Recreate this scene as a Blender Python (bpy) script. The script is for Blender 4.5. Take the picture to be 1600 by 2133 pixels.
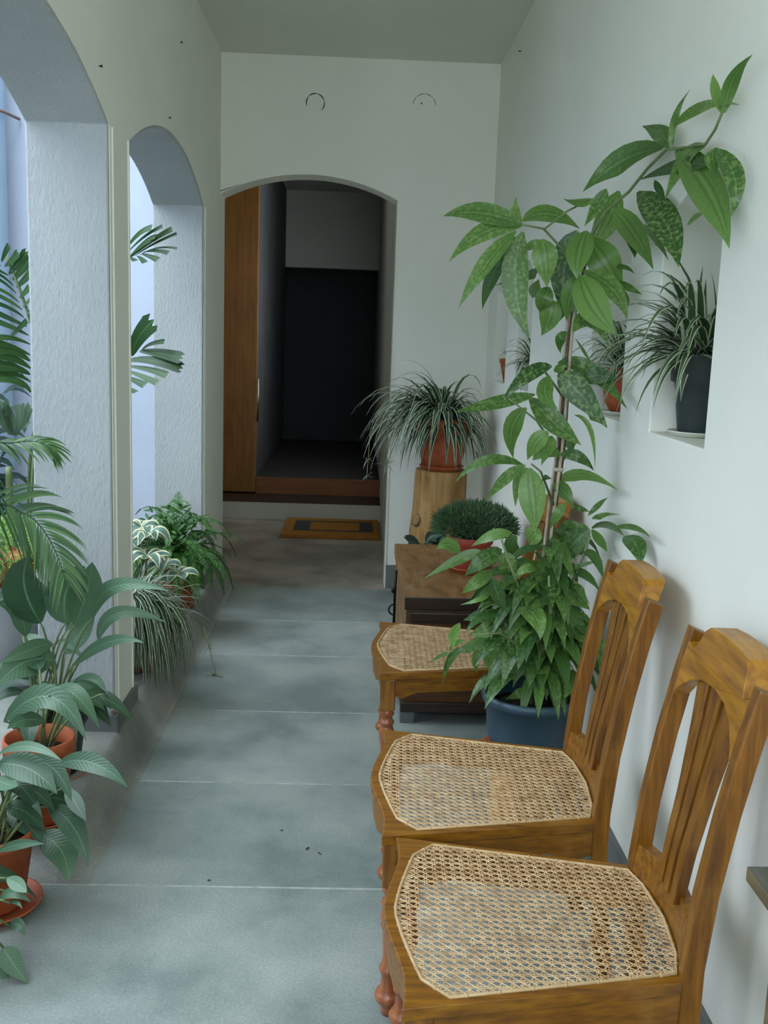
import bpy, bmesh, math, random
from mathutils import Vector, Matrix, noise
from mathutils.geometry import tessellate_polygon
from math import sin, cos, pi, sqrt, radians, atan2

# ------------------------------------------------------------------ clear
for o in list(bpy.data.objects):
    bpy.data.objects.remove(o, do_unlink=True)
scene = bpy.context.scene
COL = scene.collection

# ------------------------------------------------------------------ camera
RW = ((0.99903273, 0.02892877, 0.03311682), (-0.02766631, -0.17185934, 0.98473293), (0.03417855, -0.98469665, -0.17089276))
rgt = Vector((RW[0][0], RW[1][0], RW[2][0])); dwn = Vector((RW[0][1], RW[1][1], RW[2][1])); fwd = Vector((RW[0][2], RW[1][2], RW[2][2]))
CAM = Vector((0, 0, 1.45))
cd = bpy.data.cameras.new('camera'); co = bpy.data.objects.new('camera', cd); COL.objects.link(co)
co.matrix_world = Matrix(((rgt.x, -dwn.x, -fwd.x, CAM.x), (rgt.y, -dwn.y, -fwd.y, CAM.y), (rgt.z, -dwn.z, -fwd.z, CAM.z), (0, 0, 0, 1)))
cd.sensor_fit = 'HORIZONTAL'; cd.sensor_width = 36.0; cd.lens = 2100 / 1600 * 36.0; cd.clip_start = 0.05
scene.camera = co

# ------------------------------------------------------------------ light
world = bpy.data.worlds.new('sky'); scene.world = world; world.use_nodes = True
wn = world.node_tree.nodes; wl = world.node_tree.links
bg = wn['Background']; bg.inputs['Color'].default_value = (0.77, 0.87, 1.0, 1); bg.inputs['Strength'].default_value = 8.9
def portal(name, loc, rot, sx, sy):
    l = bpy.data.lights.new(name, 'AREA'); l.shape = 'RECTANGLE'; l.size = sx; l.size_y = sy; l.cycles.is_portal = True
    o = bpy.data.objects.new(name, l); COL.objects.link(o); o.location = loc; o.rotation_euler = rot
portal('sky_portal', (-4.0, 2.9, 5.3), (0, 0, 0), 6.0, 5.7)
portal('sky_portal', (-7.0, 2.9, 4.8), (0, radians(-90), 0), 1.4, 5.7)
vs = scene.view_settings
scene.display_settings.display_device = 'sRGB'
vs.view_transform = 'Standard'; vs.look = 'None'; vs.exposure = -0.12; vs.gamma = 1.0; vs.use_curve_mapping = False
scene.cycles.max_bounces = 10; scene.cycles.diffuse_bounces = 7; scene.cycles.transparent_max_bounces = 8

# ------------------------------------------------------------------ materials
def lin(c):
    return tuple(((x / 12.92) if x <= 0.04045 else ((x + 0.055) / 1.055) ** 2.4) for x in (v / 255 for v in c)) + (1,)
class NT:
    def __init__(s, name, rough=0.6, spec=0.5):
        s.m = bpy.data.materials.new(name); s.m.use_nodes = True
        s.n = s.m.node_tree.nodes; s.l = s.m.node_tree.links
        s.b = s.n['Principled BSDF']; s.b.inputs['Roughness'].default_value = rough
        s.b.inputs['Specular IOR Level'].default_value = spec
        s.out = s.n['Material Output']
    def add(s, t, **kw):
        n = s.n.new(t)
        for k, v in kw.items(): setattr(n, k, v)
        return n
    def tc(s, kind='Object', scale=(1, 1, 1), rot=(0, 0, 0)):
        t = s.add('ShaderNodeTexCoord'); mp = s.add('ShaderNodeMapping')
        s.l.new(t.outputs[kind], mp.inputs['Vector']); mp.inputs['Scale'].default_value = scale; mp.inputs['Rotation'].default_value = rot
        return mp.outputs[0]
    def noise(s, vec, scale, detail=4, rough=0.55):
        n = s.add('ShaderNodeTexNoise'); s.l.new(vec, n.inputs['Vector'])
        n.inputs['Scale'].default_value = scale; n.inputs['Detail'].default_value = detail; n.inputs['Roughness'].default_value = rough
        return n.outputs['Fac']
    def ramp(s, fac, stops):
        r = s.add('ShaderNodeValToRGB'); s.l.new(fac, r.inputs['Fac']); e = r.color_ramp.elements
        e[0].position, e[0].color = stops[0][0], lin(stops[0][1]); e[1].position, e[1].color = stops[-1][0], lin(stops[-1][1])
        for p, c in stops[1:-1]:
            x = e.new(p); x.color = lin(c)
        return r.outputs['Color']
    def math(s, op, a, b=None, clamp=False):
        n = s.add('ShaderNodeMath', operation=op); n.use_clamp = clamp
        for i, v in enumerate((a, b)):
            if v is None: continue
            if isinstance(v, (int, float)): n.inputs[i].default_value = v
            else: s.l.new(v, n.inputs[i])
        return n.outputs[0]
    def mix(s, fac, a, b, mode='MIX'):
        n = s.add('ShaderNodeMix', data_type='RGBA', blend_type=mode)
        for i, v in ((0, fac), (6, a), (7, b)):
            if isinstance(v, (int, float)): n.inputs[i].default_value = v
            elif isinstance(v, tuple): n.inputs[i].default_value = v
            else: s.l.new(v, n.inputs[i])
        return n.outputs[2]
    def bump(s, h, strength, dist=0.01):
        n = s.add('ShaderNodeBump'); s.l.new(h, n.inputs['Height']); n.inputs['Strength'].default_value = strength; n.inputs['Distance'].default_value = dist
        s.l.new(n.outputs[0], s.b.inputs['Normal']); return n
    def color(s, c):
        if isinstance(c, tuple): s.b.inputs['Base Color'].default_value = c
        else: s.l.new(c, s.b.inputs['Base Color'])
        return s

def plaster(name, c1, c2, sc=(1, 1, 1), nsc=60, strength=0.25, dist=0.004, det=5):
    t = NT(name, 0.85, 0.2); v = t.tc('Object', sc)
    big = t.noise(t.tc('Object'), 1.6, 5)
    t.color(t.ramp(big, [(0.3, c1), (0.7, c2)]))
    t.bump(t.noise(v, nsc, det, 0.6), strength, dist); return t.m
M = {}
M['wall'] = plaster('white_plaster', (230, 230, 217), (237, 237, 225))
M['ceil'] = plaster('ceiling_plaster', (214, 216, 202), (221, 222, 208))
M['pillar'] = plaster('rough_plaster', (168, 172, 171), (182, 186, 184), (1, 1, 0.45), 105, 0.55, 0.007, 3)
M['outwall'] = plaster('outer_plaster_dimmed', (176, 184, 196), (190, 198, 208))  # toned below the white walls to dim the brightly lit courtyard
M['cement'] = plaster('grey_cement', (92, 97, 94), (124, 128, 122), (1, 1, 1), 30, 0.3, 0.004)
M['dark_cement'] = plaster('dark_cement', (96, 100, 98), (128, 131, 126), (1, 1, 1), 30, 0.3, 0.004)
M['passage'] = plaster('passage_plaster', (196, 197, 188), (206, 206, 196))

def stone(name, a, b, c):
    t = NT(name, 0.5, 0.4); v = t.tc('Object')
    n1 = t.noise(v, 2.2, 6, 0.6); n2 = t.noise(v, 150, 3, 0.7)
    col = t.ramp(n1, [(0.36, a), (0.5, b), (0.64, c)])
    sp = t.ramp(n2, [(0.3, (90, 98, 96)), (0.5, (128, 128, 128)), (0.75, (165, 168, 162))])
    t.color(t.mix(0.55, col, sp, 'OVERLAY'))
    r = t.math('MULTIPLY_ADD', n1, 0.3); t.l.new(t.math('ADD', t.math('MULTIPLY', n2, 0.25), 0.34), t.b.inputs['Roughness'])
    t.bump(n2, 0.18, 0.002); return t.m
M['slab'] = stone('floor_stone', (140, 152, 146), (166, 176, 169), (184, 191, 182))
M['slab2'] = stone('floor_stone_b', (134, 147, 141), (158, 169, 162), (177, 185, 176))
M['floor_cement'] = stone('floor_cement', (132, 136, 130), (158, 160, 151), (180, 180, 170))
M['lobby_floor'] = stone('lobby_floor', (146, 132, 118), (180, 170, 155), (200, 192, 178))
t = NT('joint_grout', 0.8); t.color(t.ramp(t.noise(t.tc(), 25, 4), [(0.35, (146, 154, 148)), (0.65, (182, 185, 178))])); M['joint'] = t.m

def wood(name, cols, stretch=(3, 60, 60), rough=0.35, wear=None, coat=0.0, spec=0.5):
    t = NT(name, rough, spec); v = t.tc('Object', stretch)
    n = t.noise(v, 1.0, 6, 0.6); n2 = t.noise(t.tc('Object'), 9, 4)
    col = t.ramp(n, [(0.28, cols[0]), (0.5, cols[1]), (0.72, cols[2])])
    if wear:
        w = t.ramp(n2, [(0.56, (0, 0, 0)), (0.66, (255, 255, 255))]); sep = t.add('ShaderNodeSeparateColor'); t.l.new(w, sep.inputs[0])
        col = t.mix(t.math('MULTIPLY', sep.outputs[0], 0.25), col, lin(wear))
    t.color(col); t.bump(n, 0.12, 0.002)
    t.b.inputs['Coat Weight'].default_value = coat; t.b.inputs['Coat Roughness'].default_value = 0.25
    return t.m
M['chair'] = wood('teak_varnish', ((86, 50, 4), (126, 79, 7), (152, 102, 14)), (6, 70, 70), 0.42, (166, 120, 60), 0.1)
M['chair_z'] = wood('teak_varnish_upright', ((80, 46, 4), (120, 74, 6), (148, 98, 12)), (70, 70, 6), 0.42, (160, 114, 54), 0.1)
M['crest'] = wood('teak_crest', ((112, 68, 4), (154, 101, 9), (180, 127, 24)), (60, 6, 60), 0.42, (184, 144, 86), 0.1)
M['turned'] = wood('turned_teak', ((112, 58, 26), (148, 84, 44), (168, 102, 60)), (40, 40, 5), 0.3, None, 0.35)
M['chest'] = wood('chest_wood', ((84, 56, 26), (122, 88, 46), (142, 110, 70)), (30, 5, 30), 0.5, (150, 138, 116))
M['chest_x'] = wood('chest_end_wood', ((58, 34, 12), (88, 54, 20), (104, 68, 30)), (5, 30, 30), 0.5)
M['chest_dark'] = wood('chest_dark_wood', ((28, 20, 15), (46, 32, 22), (58, 40, 28)), (5, 40, 40), 0.4)
M['log'] = wood('peeled_log', ((112, 76, 32), (158, 122, 72), (184, 150, 102)), (22, 22, 2.4), 0.7, (196, 162, 112), 0, 0.25)
M['log_top'] = wood('log_end_grain', ((104, 80, 44), (134, 108, 66), (150, 124, 82)), (30, 30, 30), 0.8)
M['door_wood'] = wood('door_wood', ((120, 74, 22), (146, 94, 32), (160, 108, 44)), (30, 30, 3), 0.5)
M['orange_wood'] = wood('threshold_wood', ((110, 62, 24), (136, 80, 34), (150, 92, 42)), (4, 30, 30), 0.5)
M['table'] = wood('side_table_top', ((52, 50, 44), (72, 70, 62), (90, 86, 76)), (40, 5, 40), 0.5)
M['table_edge'] = wood('side_table_edge', ((66, 56, 36), (96, 82, 54), (124, 104, 74)), (40, 5, 40), 0.6)

def simple(name, c, rough=0.6, var=12, scale=8, spec=0.5, metal=0.0, bump=0.0):
    t = NT(name, rough, spec); a = tuple(max(0, x - var) for x in c); b = tuple(min(255, x + var) for x in c)
    n = t.noise(t.tc(), scale, 5); t.color(t.ramp(n, [(0.3, a), (0.7, b)])); t.b.inputs['Metallic'].default_value = metal
    if bump: t.bump(t.noise(t.tc(), scale * 8, 4), bump, 0.002)
    return t.m
M['terra'] = simple('terracotta', (160, 82, 46), 0.75, 18, 14, 0.3, 0, 0.3)
M['terra_red'] = simple('red_terracotta', (172, 78, 62), 0.7, 12, 14, 0.3, 0, 0.2)
M['terra_plastic'] = simple('terracotta_plastic', (176, 90, 50), 0.5, 8, 10)
M['blue_pot'] = simple('blue_plastic', (46, 70, 82), 0.45, 6, 5)
M['black_pot'] = simple('black_plastic', (40, 47, 46), 0.5, 5, 6)
M['niche_pot'] = simple('dark_green_plastic', (50, 60, 58), 0.5, 5, 6)
M['grey_pot'] = simple('pale_grey_plastic', (178, 186, 184), 0.5, 6, 6)
M['white_saucer'] = simple('white_plastic', (208, 210, 198), 0.5, 5, 6)
M['soil'] = simple('potting_soil', (40, 34, 30), 0.95, 14, 60, 0.1, 0, 0.8)
M['iron'] = simple('black_iron', (30, 28, 28), 0.45, 6, 20, 0.5, 0.6)
M['steel'] = simple('brushed_steel', (170, 165, 155), 0.3, 6, 20, 0.5, 1.0)
M['black'] = simple('dark_opening', (66, 72, 72), 0.8, 3, 4)  # dark tone stands in for the unlit depth beyond the doorway
M['black_soft'] = simple('darkened_top', (34, 32, 30), 0.7, 5, 8)  # blackens the platform top, painted darkness of the doorway
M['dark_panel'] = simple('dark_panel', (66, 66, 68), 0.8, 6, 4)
M['pipe'] = simple('grey_pvc', (150, 170, 188), 0.4, 6, 3)
M['stake'] = simple('pale_cane_stake', (172, 162, 138), 0.6, 16, 30)
M['brown_stem'] = simple('brown_stem', (84, 66, 52), 0.7, 16, 40, 0.3, 0, 0.3)
M['green_stem'] = simple('green_stem', (104, 120, 74), 0.55, 12, 20)
M['dark_mark'] = simple('dark_mark', (44, 48, 44), 0.8, 6, 20)
M['rod'] = simple('rusty_rod', (120, 96, 90), 0.7, 12, 30)
t = NT('coir_mat', 0.95, 0.1); n = t.noise(t.tc('Object', (3, 3, 3)), 30, 5, 0.7); t.color(t.ramp(n, [(0.3, (140, 92, 40)), (0.7, (196, 138, 66))])); t.bump(n, 0.8, 0.01); M['mat'] = t.m
t = NT('cane', 0.55, 0.4); n = t.noise(t.tc('Object'), 30, 4, 0.6); t.color(t.ramp(n, [(0.25, (156, 118, 76)), (0.5, (208, 174, 128)), (0.75, (230, 204, 160))])); M['cane'] = t.m
M['cane_rim'] = simple('cane_binding', (190, 160, 116), 0.5, 14, 30)

def leafmat(name, base, dark, edge, mode, spec=0.5, rough=0.38, trans=0.22, vein=0.0):
    """base/dark green, edge = second colour; mode: plain, stripe (pale margins), centre (pale middle), spots"""
    t = NT(name, rough, spec)
    uv = t.add('ShaderNodeUVMap', uv_map='UVMap'); sx = t.add('ShaderNodeSeparateXYZ'); t.l.new(uv.outputs[0], sx.inputs[0])
    ur = t.add('ShaderNodeUVMap', uv_map='Rnd'); sr = t.add('ShaderNodeSeparateXYZ'); t.l.new(ur.outputs[0], sr.inputs[0])
    u = t.math('ABSOLUTE', t.math('MULTIPLY', t.math('SUBTRACT', sx.outputs[0], 0.5), 2.0))
    v = sx.outputs[1]; r = sr.outputs[0]
    col = t.mix(r, lin(dark), lin(base))
    ob = t.noise(t.tc('Object'), 60, 4)
    if mode in ('stripe', 'wide'):
        th = 0.68 if mode == 'stripe' else 0.62
        f = t.math('GREATER_THAN', t.math('ADD', u, t.math('MULTIPLY', t.math('SUBTRACT', ob, 0.5), 0.35 if mode == 'wide' else 0.05)), th)
        col = t.mix(f, col, lin(edge))
    elif mode == 'spots':
        sp = t.noise(t.tc('Object'), 95, 2, 0.5)
        f = t.math('MULTIPLY', t.math('MULTIPLY', t.math('SUBTRACT', sp, 0.48), 7.0, True), t.math('MULTIPLY', sr.outputs[1], 0.6))
        col = t.mix(f, col, lin(edge))
        # dark bands beside the midrib
        s1 = t.math('LESS_THAN', t.math('ABSOLUTE', t.math('SUBTRACT', u, 0.22)), 0.07)
        col = t.mix(t.math('MULTIPLY', s1, 0.4), col, lin(dark))
    if vein:
        wv = t.math('SINE', t.math('MULTIPLY', t.math('ADD', v, t.math('MULTIPLY', u, -0.16)), 95.0))
        col = t.mix(t.math('MULTIPLY', t.math('ADD', wv, 1.0), 0.5 * vein), col, lin(dark))
        bn = t.add('ShaderNodeBump'); t.l.new(wv, bn.inputs['Height']); bn.inputs['Strength'].default_value = 0.12; bn.inputs['Distance'].default_value = 0.002
        t.l.new(bn.outputs[0], t.b.inputs['Normal'])
    rib = t.math('LESS_THAN', u, 0.045)
    if mode not in ('stripe', 'wide'): col = t.mix(t.math('MULTIPLY', rib, 0.28), col, lin(edge if mode != 'plain' else tuple(min(255, int(x * 1.5) + 20) for x in base)))
    t.color(col)
    tr = t.add('ShaderNodeBsdfTranslucent'); t.l.new(col, tr.inputs['Color']); mx = t.add('ShaderNodeMixShader'); mx.inputs[0].default_value = trans
    t.l.new(t.b.outputs[0], mx.inputs[1]); t.l.new(tr.outputs[0], mx.inputs[2]); t.l.new(mx.outputs[0], t.out.inputs['Surface'])
    return t.m
M['gold'] = leafmat('gold_dust_leaf', (112, 150, 72), (46, 86, 36), (150, 178, 104), 'spots', 0.5, 0.36, 0.3)
M['spider'] = leafmat('spider_leaf', (78, 108, 66), (44, 72, 42), (204, 212, 184), 'stripe')
M['spider_g'] = leafmat('grey_spider_leaf', (72, 104, 64), (38, 66, 38), (214, 220, 198), 'stripe')
M['lily'] = leafmat('lily_leaf', (86, 118, 86), (44, 76, 50), (126, 154, 120), 'plain', 0.5, 0.42, 0.15, 0.10)
M['hosta'] = leafmat('variegated_leaf', (110, 142, 126), (66, 100, 84), (224, 222, 180), 'wide', 0.4, 0.45, 0.2)
M['fern'] = leafmat('fern_leaf', (88, 132, 62), (46, 88, 40), (120, 160, 90), 'plain', 0.3, 0.55)
M['palm'] = leafmat('palm_leaf', (80, 118, 58), (36, 70, 34), (130, 160, 100), 'plain', 0.4, 0.45)
M['palm_pale'] = leafmat('pale_palm_leaf', (134, 152, 130), (84, 112, 84), (170, 180, 160), 'plain', 0.4, 0.5)
M['needle'] = leafmat('needle_leaf', (98, 126, 84), (50, 78, 52), (120, 150, 100), 'plain', 0.3, 0.6)
M['lime'] = leafmat('lime_needle', (160, 196, 100), (100, 146, 60), (180, 210, 120), 'plain', 0.3, 0.6)
M['darkleaf'] = leafmat('dark_leaf', (62, 88, 74), (34, 56, 44), (110, 130, 110), 'plain', 0.4, 0.45)

# ------------------------------------------------------------------ mesh helpers
def link(name, bm, mats, parent=None, smooth=False, loc=None, bevel=0.0):
    me = bpy.data.meshes.new(name); bm.to_mesh(me); bm.free()
    for m in (mats if isinstance(mats, (list, tuple)) else [mats]): me.materials.append(m)
    if smooth:
        for p in me.polygons: p.use_smooth = True
    o = bpy.data.objects.new(name, me); COL.objects.link(o)
    if parent: o.parent = parent
    if loc: o.location = loc
    if bevel:
        md = o.modifiers.new('bevel', 'BEVEL'); md.width = bevel; md.segments = 2; md.limit_method = 'ANGLE'; md.angle_limit = radians(35)
    return o
def thing(name, label, cat, loc=(0, 0, 0), rz=0.0, group=None):
    o = bpy.data.objects.new(name, None); COL.objects.link(o); o.location = loc; o.rotation_euler = (0, 0, rz); o.empty_display_size = 0.05
    return tag(o, label, cat, group)
def tag(o, label, cat, group=None):
    o['label'] = label; o['category'] = cat
    if group: o['group'] = group
    return o
def struct(o): o['kind'] = 'structure'; return o
def nb():
    bm = bmesh.new(); bm.loops.layers.uv.new('UVMap'); bm.loops.layers.uv.new('Rnd'); return bm
def box(bm, x0, x1, y0, y1, z0, z1, mi=0):
    vs_ = [bm.verts.new((x, y, z)) for z in (z0, z1) for y in (y0, y1) for x in (x0, x1)]
    for f in ((0, 2, 3, 1), (4, 5, 7, 6), (0, 1, 5, 4), (2, 6, 7, 3), (0, 4, 6, 2), (1, 3, 7, 5)):
        fc = bm.faces.new([vs_[i] for i in f]); fc.material_index = mi
    return vs_
def frame_for(t):
    up = Vector((0, 0, 1)) if abs(t.z) < 0.9 else Vector((1, 0, 0))
    s = t.cross(up).normalized(); return s, s.cross(t).normalized()
def tube(bm, pts, rad, n=8, cap=True, mi=0):
    pts = [Vector(p) for p in pts]
    if not isinstance(rad, (list, tuple)): rad = [rad] * len(pts)
    rings = []
    s = None
    for i, p in enumerate(pts):
        t = (pts[min(i + 1, len(pts) - 1)] - pts[max(i - 1, 0)]).normalized()
        if s is None: s, u = frame_for(t)
        else:
            s = (s - t * s.dot(t)).normalized(); u = s.cross(t).normalized()
        rings.append([bm.verts.new(p + (s * cos(2 * pi * k / n) + u * sin(2 * pi * k / n)) * rad[i]) for k in range(n)])
    for a, b in zip(rings, rings[1:]):
        for k in range(n): bm.faces.new((a[k], a[(k + 1) % n], b[(k + 1) % n], b[k])).material_index = mi
    if cap:
        bm.faces.new(rings[0][::-1]).material_index = mi; bm.faces.new(rings[-1]).material_index = mi
def lathe(bm, prof, c=(0, 0, 0), n=32, cap=(True, True), jit=None, mi=0):
    """prof: list of (radius, z)"""
    c = Vector(c); rings = []
    for r, z in prof:
        ring = []
        for k in range(n):
            a = 2 * pi * k / n; rr = r if jit is None else r * jit(a, z)
            ring.append(bm.verts.new(c + Vector((rr * cos(a), rr * sin(a), z))))
        rings.append(ring)
    for a, b in zip(rings, rings[1:]):
        for k in range(n): bm.faces.new((a[k], a[(k + 1) % n], b[(k + 1) % n], b[k])).material_index = mi
    if cap[0]: bm.faces.new(rings[0][::-1]).material_index = mi
    if cap[1]: bm.faces.new(rings[-1]).material_index = mi
def prism(bm, loop, fn0, fn1, mi=0):
    """extrude a 2D loop between two mappings"""
    a = [bm.verts.new(fn0(*p)) for p in loop]; b = [bm.verts.new(fn1(*p)) for p in loop]
    n = len(loop)
    for i in range(n): bm.faces.new((a[i], a[(i + 1) % n], b[(i + 1) % n], b[i])).material_index = mi
    tri = tessellate_polygon([[Vector((p[0], p[1], 0)) for p in loop]])
    for t_ in tri:
        bm.faces.new([a[i] for i in t_]).material_index = mi; bm.faces.new([b[i] for i in t_][::-1]).material_index = mi
def pierced(bm, outer, holes, f0, f1, mi=0):
    loops = [outer] + holes; flat = [p for l in loops for p in l]
    A = [bm.verts.new(f0(*p)) for p in flat]; B = [bm.verts.new(f1(*p)) for p in flat]
    for t_ in tessellate_polygon([[Vector((p[0], p[1], 0)) for p in l] for l in loops]):
        bm.faces.new([A[i] for i in t_]).material_index = mi; bm.faces.new([B[i] for i in t_][::-1]).material_index = mi
    k = 0
    for l in loops:
        n = len(l)
        for i in range(n):
            p, q = k + i, k + (i + 1) % n
            bm.faces.new((A[p], A[q], B[q], B[p])).material_index = mi
        k += n
def normals(bm): bmesh.ops.recalc_face_normals(bm, faces=bm.faces[:])

def strip(bm, pts, widths, nrm, fold=0.15, cross=4, rnd=None, twist=0.0):
    """leaf ribbon along pts with half-widths, facing nrm (vector or list); v along, u across"""
    uvl = bm.loops.layers.uv['UVMap']; rl = bm.loops.layers.uv['Rnd']
    rnd = rnd or (random.random(), random.random()); n = len(pts); rows = []
    for i, p in enumerate(pts):
        t = (pts[min(i + 1, n - 1)] - pts[max(i - 1, 0)])
        if t.length < 1e-7: t = Vector((0, 0, 1))
        t.normalize(); nn = nrm
        s = t.cross(nn)
        if s.length < 1e-3: s = t.cross(Vector((0.3, 0.5, 0.8)))
        s.normalize(); m_ = s.cross(t).normalized()
        if m_.dot(nn) < 0: m_ = -m_
        if twist:
            s = (Matrix.Rotation(twist * i / n, 3, t) @ s); m_ = Matrix.Rotation(twist * i / n, 3, t) @ m_
        w = widths[i]
        rows.append([bm.verts.new(p + s * (w * (2 * k / cross - 1)) + m_ * (abs(2 * k / cross - 1) * w * fold)) for k in range(cross + 1)])
    for i in range(n - 1):
        for k in range(cross):
            f = bm.faces.new((rows[i][k], rows[i][k + 1], rows[i + 1][k + 1], rows[i + 1][k]))
            f.smooth = True
            for lp, (uu, vv) in zip(f.loops, ((k / cross, i / (n - 1)), ((k + 1) / cross, i / (n - 1)), ((k + 1) / cross, (i + 1) / (n - 1)), (k / cross, (i + 1) / (n - 1)))):
                lp[uvl].uv = (uu, vv); lp[rl].uv = rnd
def bez(a, m, b, n):
    """quadratic curve passing through m at the middle"""
    c = m * 2 - (a + b) * 0.5
    return [a * (1 - t) ** 2 + c * 2 * t * (1 - t) + b * t * t for t in [i / n for i in range(n + 1)]]
def lance(v, peak=0.42, sharp=0.9):
    v = min(max(v, 0.0), 1.0)
    e = math.log(0.5) / math.log(peak)
    return max(0.0, sin(pi * v ** e)) ** sharp * (1 - 0.45 * v ** 5)
def leaf(bm, a, m, b, w, hint=None, fold=0.2, n=9, peak=0.42, sharp=0.85, cross=4, rnd=None, tw=0.0):
    a, m, b = Vector(a), Vector(m), Vector(b)
    pts = bez(a, m, b, n)
    ws = [max(0.0006, w * 0.5 * lance(i / n, peak, sharp)) for i in range(n + 1)]
    ws[0] = max(ws[0], w * 0.05); ws[-1] = 0.0003
    nr = hint if hint is not None else ((CAM - m).normalized() * 0.8 + Vector((0, 0, 0.55))).normalized()
    strip(bm, pts, ws, nr, fold, cross, rnd, tw)
def fromdata(bm, key, wf=1.25, jit=0.25, fold=0.2, **kw):
    for d in DATA[key]:
        a, m, b = [Vector(d[i:i + 3]) / 1000 for i in (0, 3, 6)]
        h = ((CAM - m).normalized() + Vector((random.uniform(-jit, jit), random.uniform(-jit, jit), 0.22 + random.uniform(-jit, jit)))).normalized()
        leaf(bm, a, m, b, d[9] / 1000 * wf, h, fold, **kw)
def blade(bm, c, az, el, L, w, g, hint_up=True, n=10, lim=None, fold=0.25, rnd=None, cross=2):
    """arching strap leaf that bends under its weight"""
    p = Vector(c); d = Vector((cos(az) * cos(el), sin(az) * cos(el), sin(el))); pts = [p.copy()]
    for i in range(n):
        d = (d + Vector((0, 0, -g * (0.35 + 1.3 * i / n)))).normalized(); p = p + d * (L / n); pts.append(p.copy())
    if lim and not all(lim(q) for q in pts): return False
    ws = [w * 0.5 * (0.55 + 0.45 * sin(pi * min(1, i / n * 1.3 + 0.1))) * (1 if i < n * 0.55 else max(0.03, 1 - ((i / n - 0.55) / 0.45) ** 1.5)) for i in range(n + 1)]
    side = Vector((-sin(az), cos(az), 0)); h = Vector((cos(az) * -0.3, sin(az) * -0.3, 1))
    # keep the upper face: normal = side x tangent
    uvl = bm.loops.layers.uv['UVMap']; rl = bm.loops.layers.uv['Rnd']; rnd = rnd or (random.random(), random.random()); rows = []
    for i, q in enumerate(pts):
        t_ = (pts[min(i + 1, n)] - pts[max(i - 1, 0)]).normalized(); m_ = side.cross(t_); m_ = m_ if m_.length > 0 else Vector((0, 0, 1))
        if i < 1: pass
        rows.append([bm.verts.new(q + side * (ws[i] * (2 * k / cross - 1)) - m_.normalized() * (-abs(2 * k / cross - 1) * ws[i] * fold)) for k in range(cross + 1)])
    for i in range(n):
        for k in range(cross):
            f = bm.faces.new((rows[i][k], rows[i][k + 1], rows[i + 1][k + 1], rows[i + 1][k])); f.smooth = True
            for lp, (uu, vv) in zip(f.loops, ((k / cross, i / n), ((k + 1) / cross, i / n), ((k + 1) / cross, (i + 1) / n), (k / cross, (i + 1) / n))):
                lp[uvl].uv = (uu, vv); lp[rl].uv = rnd
    return True
def pot_profile(r0, r1, h, rim_h, rim_w, th=0.006):
    return [(r0 * 0.96, 0), (r0, 0.004), (r1, h - rim_h), (r1 + rim_w, h - rim_h + 0.002), (r1 + rim_w * 1.15, h - rim_h * 0.5), (r1 + rim_w, h), (r1 + rim_w - th, h + 0.001), (r1 - th * 0.4, h - rim_h), ((r0 + r1) / 2 - th, h * 0.45)]
def add_pot(parent, r0, r1, h, rim_h, rim_w, mat, label=None, soil=True, name='pot', sz=0.82):
    bm = bmesh.new(); lathe(bm, pot_profile(r0, r1, h, rim_h, rim_w), n=40, cap=(True, False)); normals(bm)
    o = link(name, bm, mat, parent, True)
    if label: o['label'] = label
    if soil:
        bm = bmesh.new(); rs = r0 + (r1 - r0) * sz - 0.006
        lathe(bm, [(rs, h * sz - 0.004), (rs * 0.97, h * sz), (rs * 0.5, h * sz + 0.006), (0.002, h * sz + 0.008)], n=28, cap=(True, True)); link('soil', bm, M['soil'], parent, True)
    return o
def saucer(loc, r, h, mat, label, group='saucers under the plant pots', name='pot_saucer'):
    bm = bmesh.new(); lathe(bm, [(r * 0.82, 0), (r * 0.86, 0.002), (r * 0.97, h - 0.004), (r, h - 0.003), (r, h), (r * 0.965, h), (r * 0.85, 0.006), (0.002, 0.005)], n=40, cap=(True, True)); normals(bm)
    o = link(name, bm, mat, None, True, loc); tag(o, label, 'saucer', group); return o

# added area light brightening the inner room, no source for it is seen
la = bpy.data.lights.new('inner_fill_light', 'AREA'); la.shape = 'RECTANGLE'; la.size = 1.6; la.size_y = 1.2; la.energy = 17; la.color = (0.86, 0.95, 1.0)
lo = bpy.data.objects.new('inner_fill_light', la); COL.objects.link(lo); lo.location = (0.228, 8.4, 1.9); lo.rotation_euler = (0, radians(90), 0)

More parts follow.
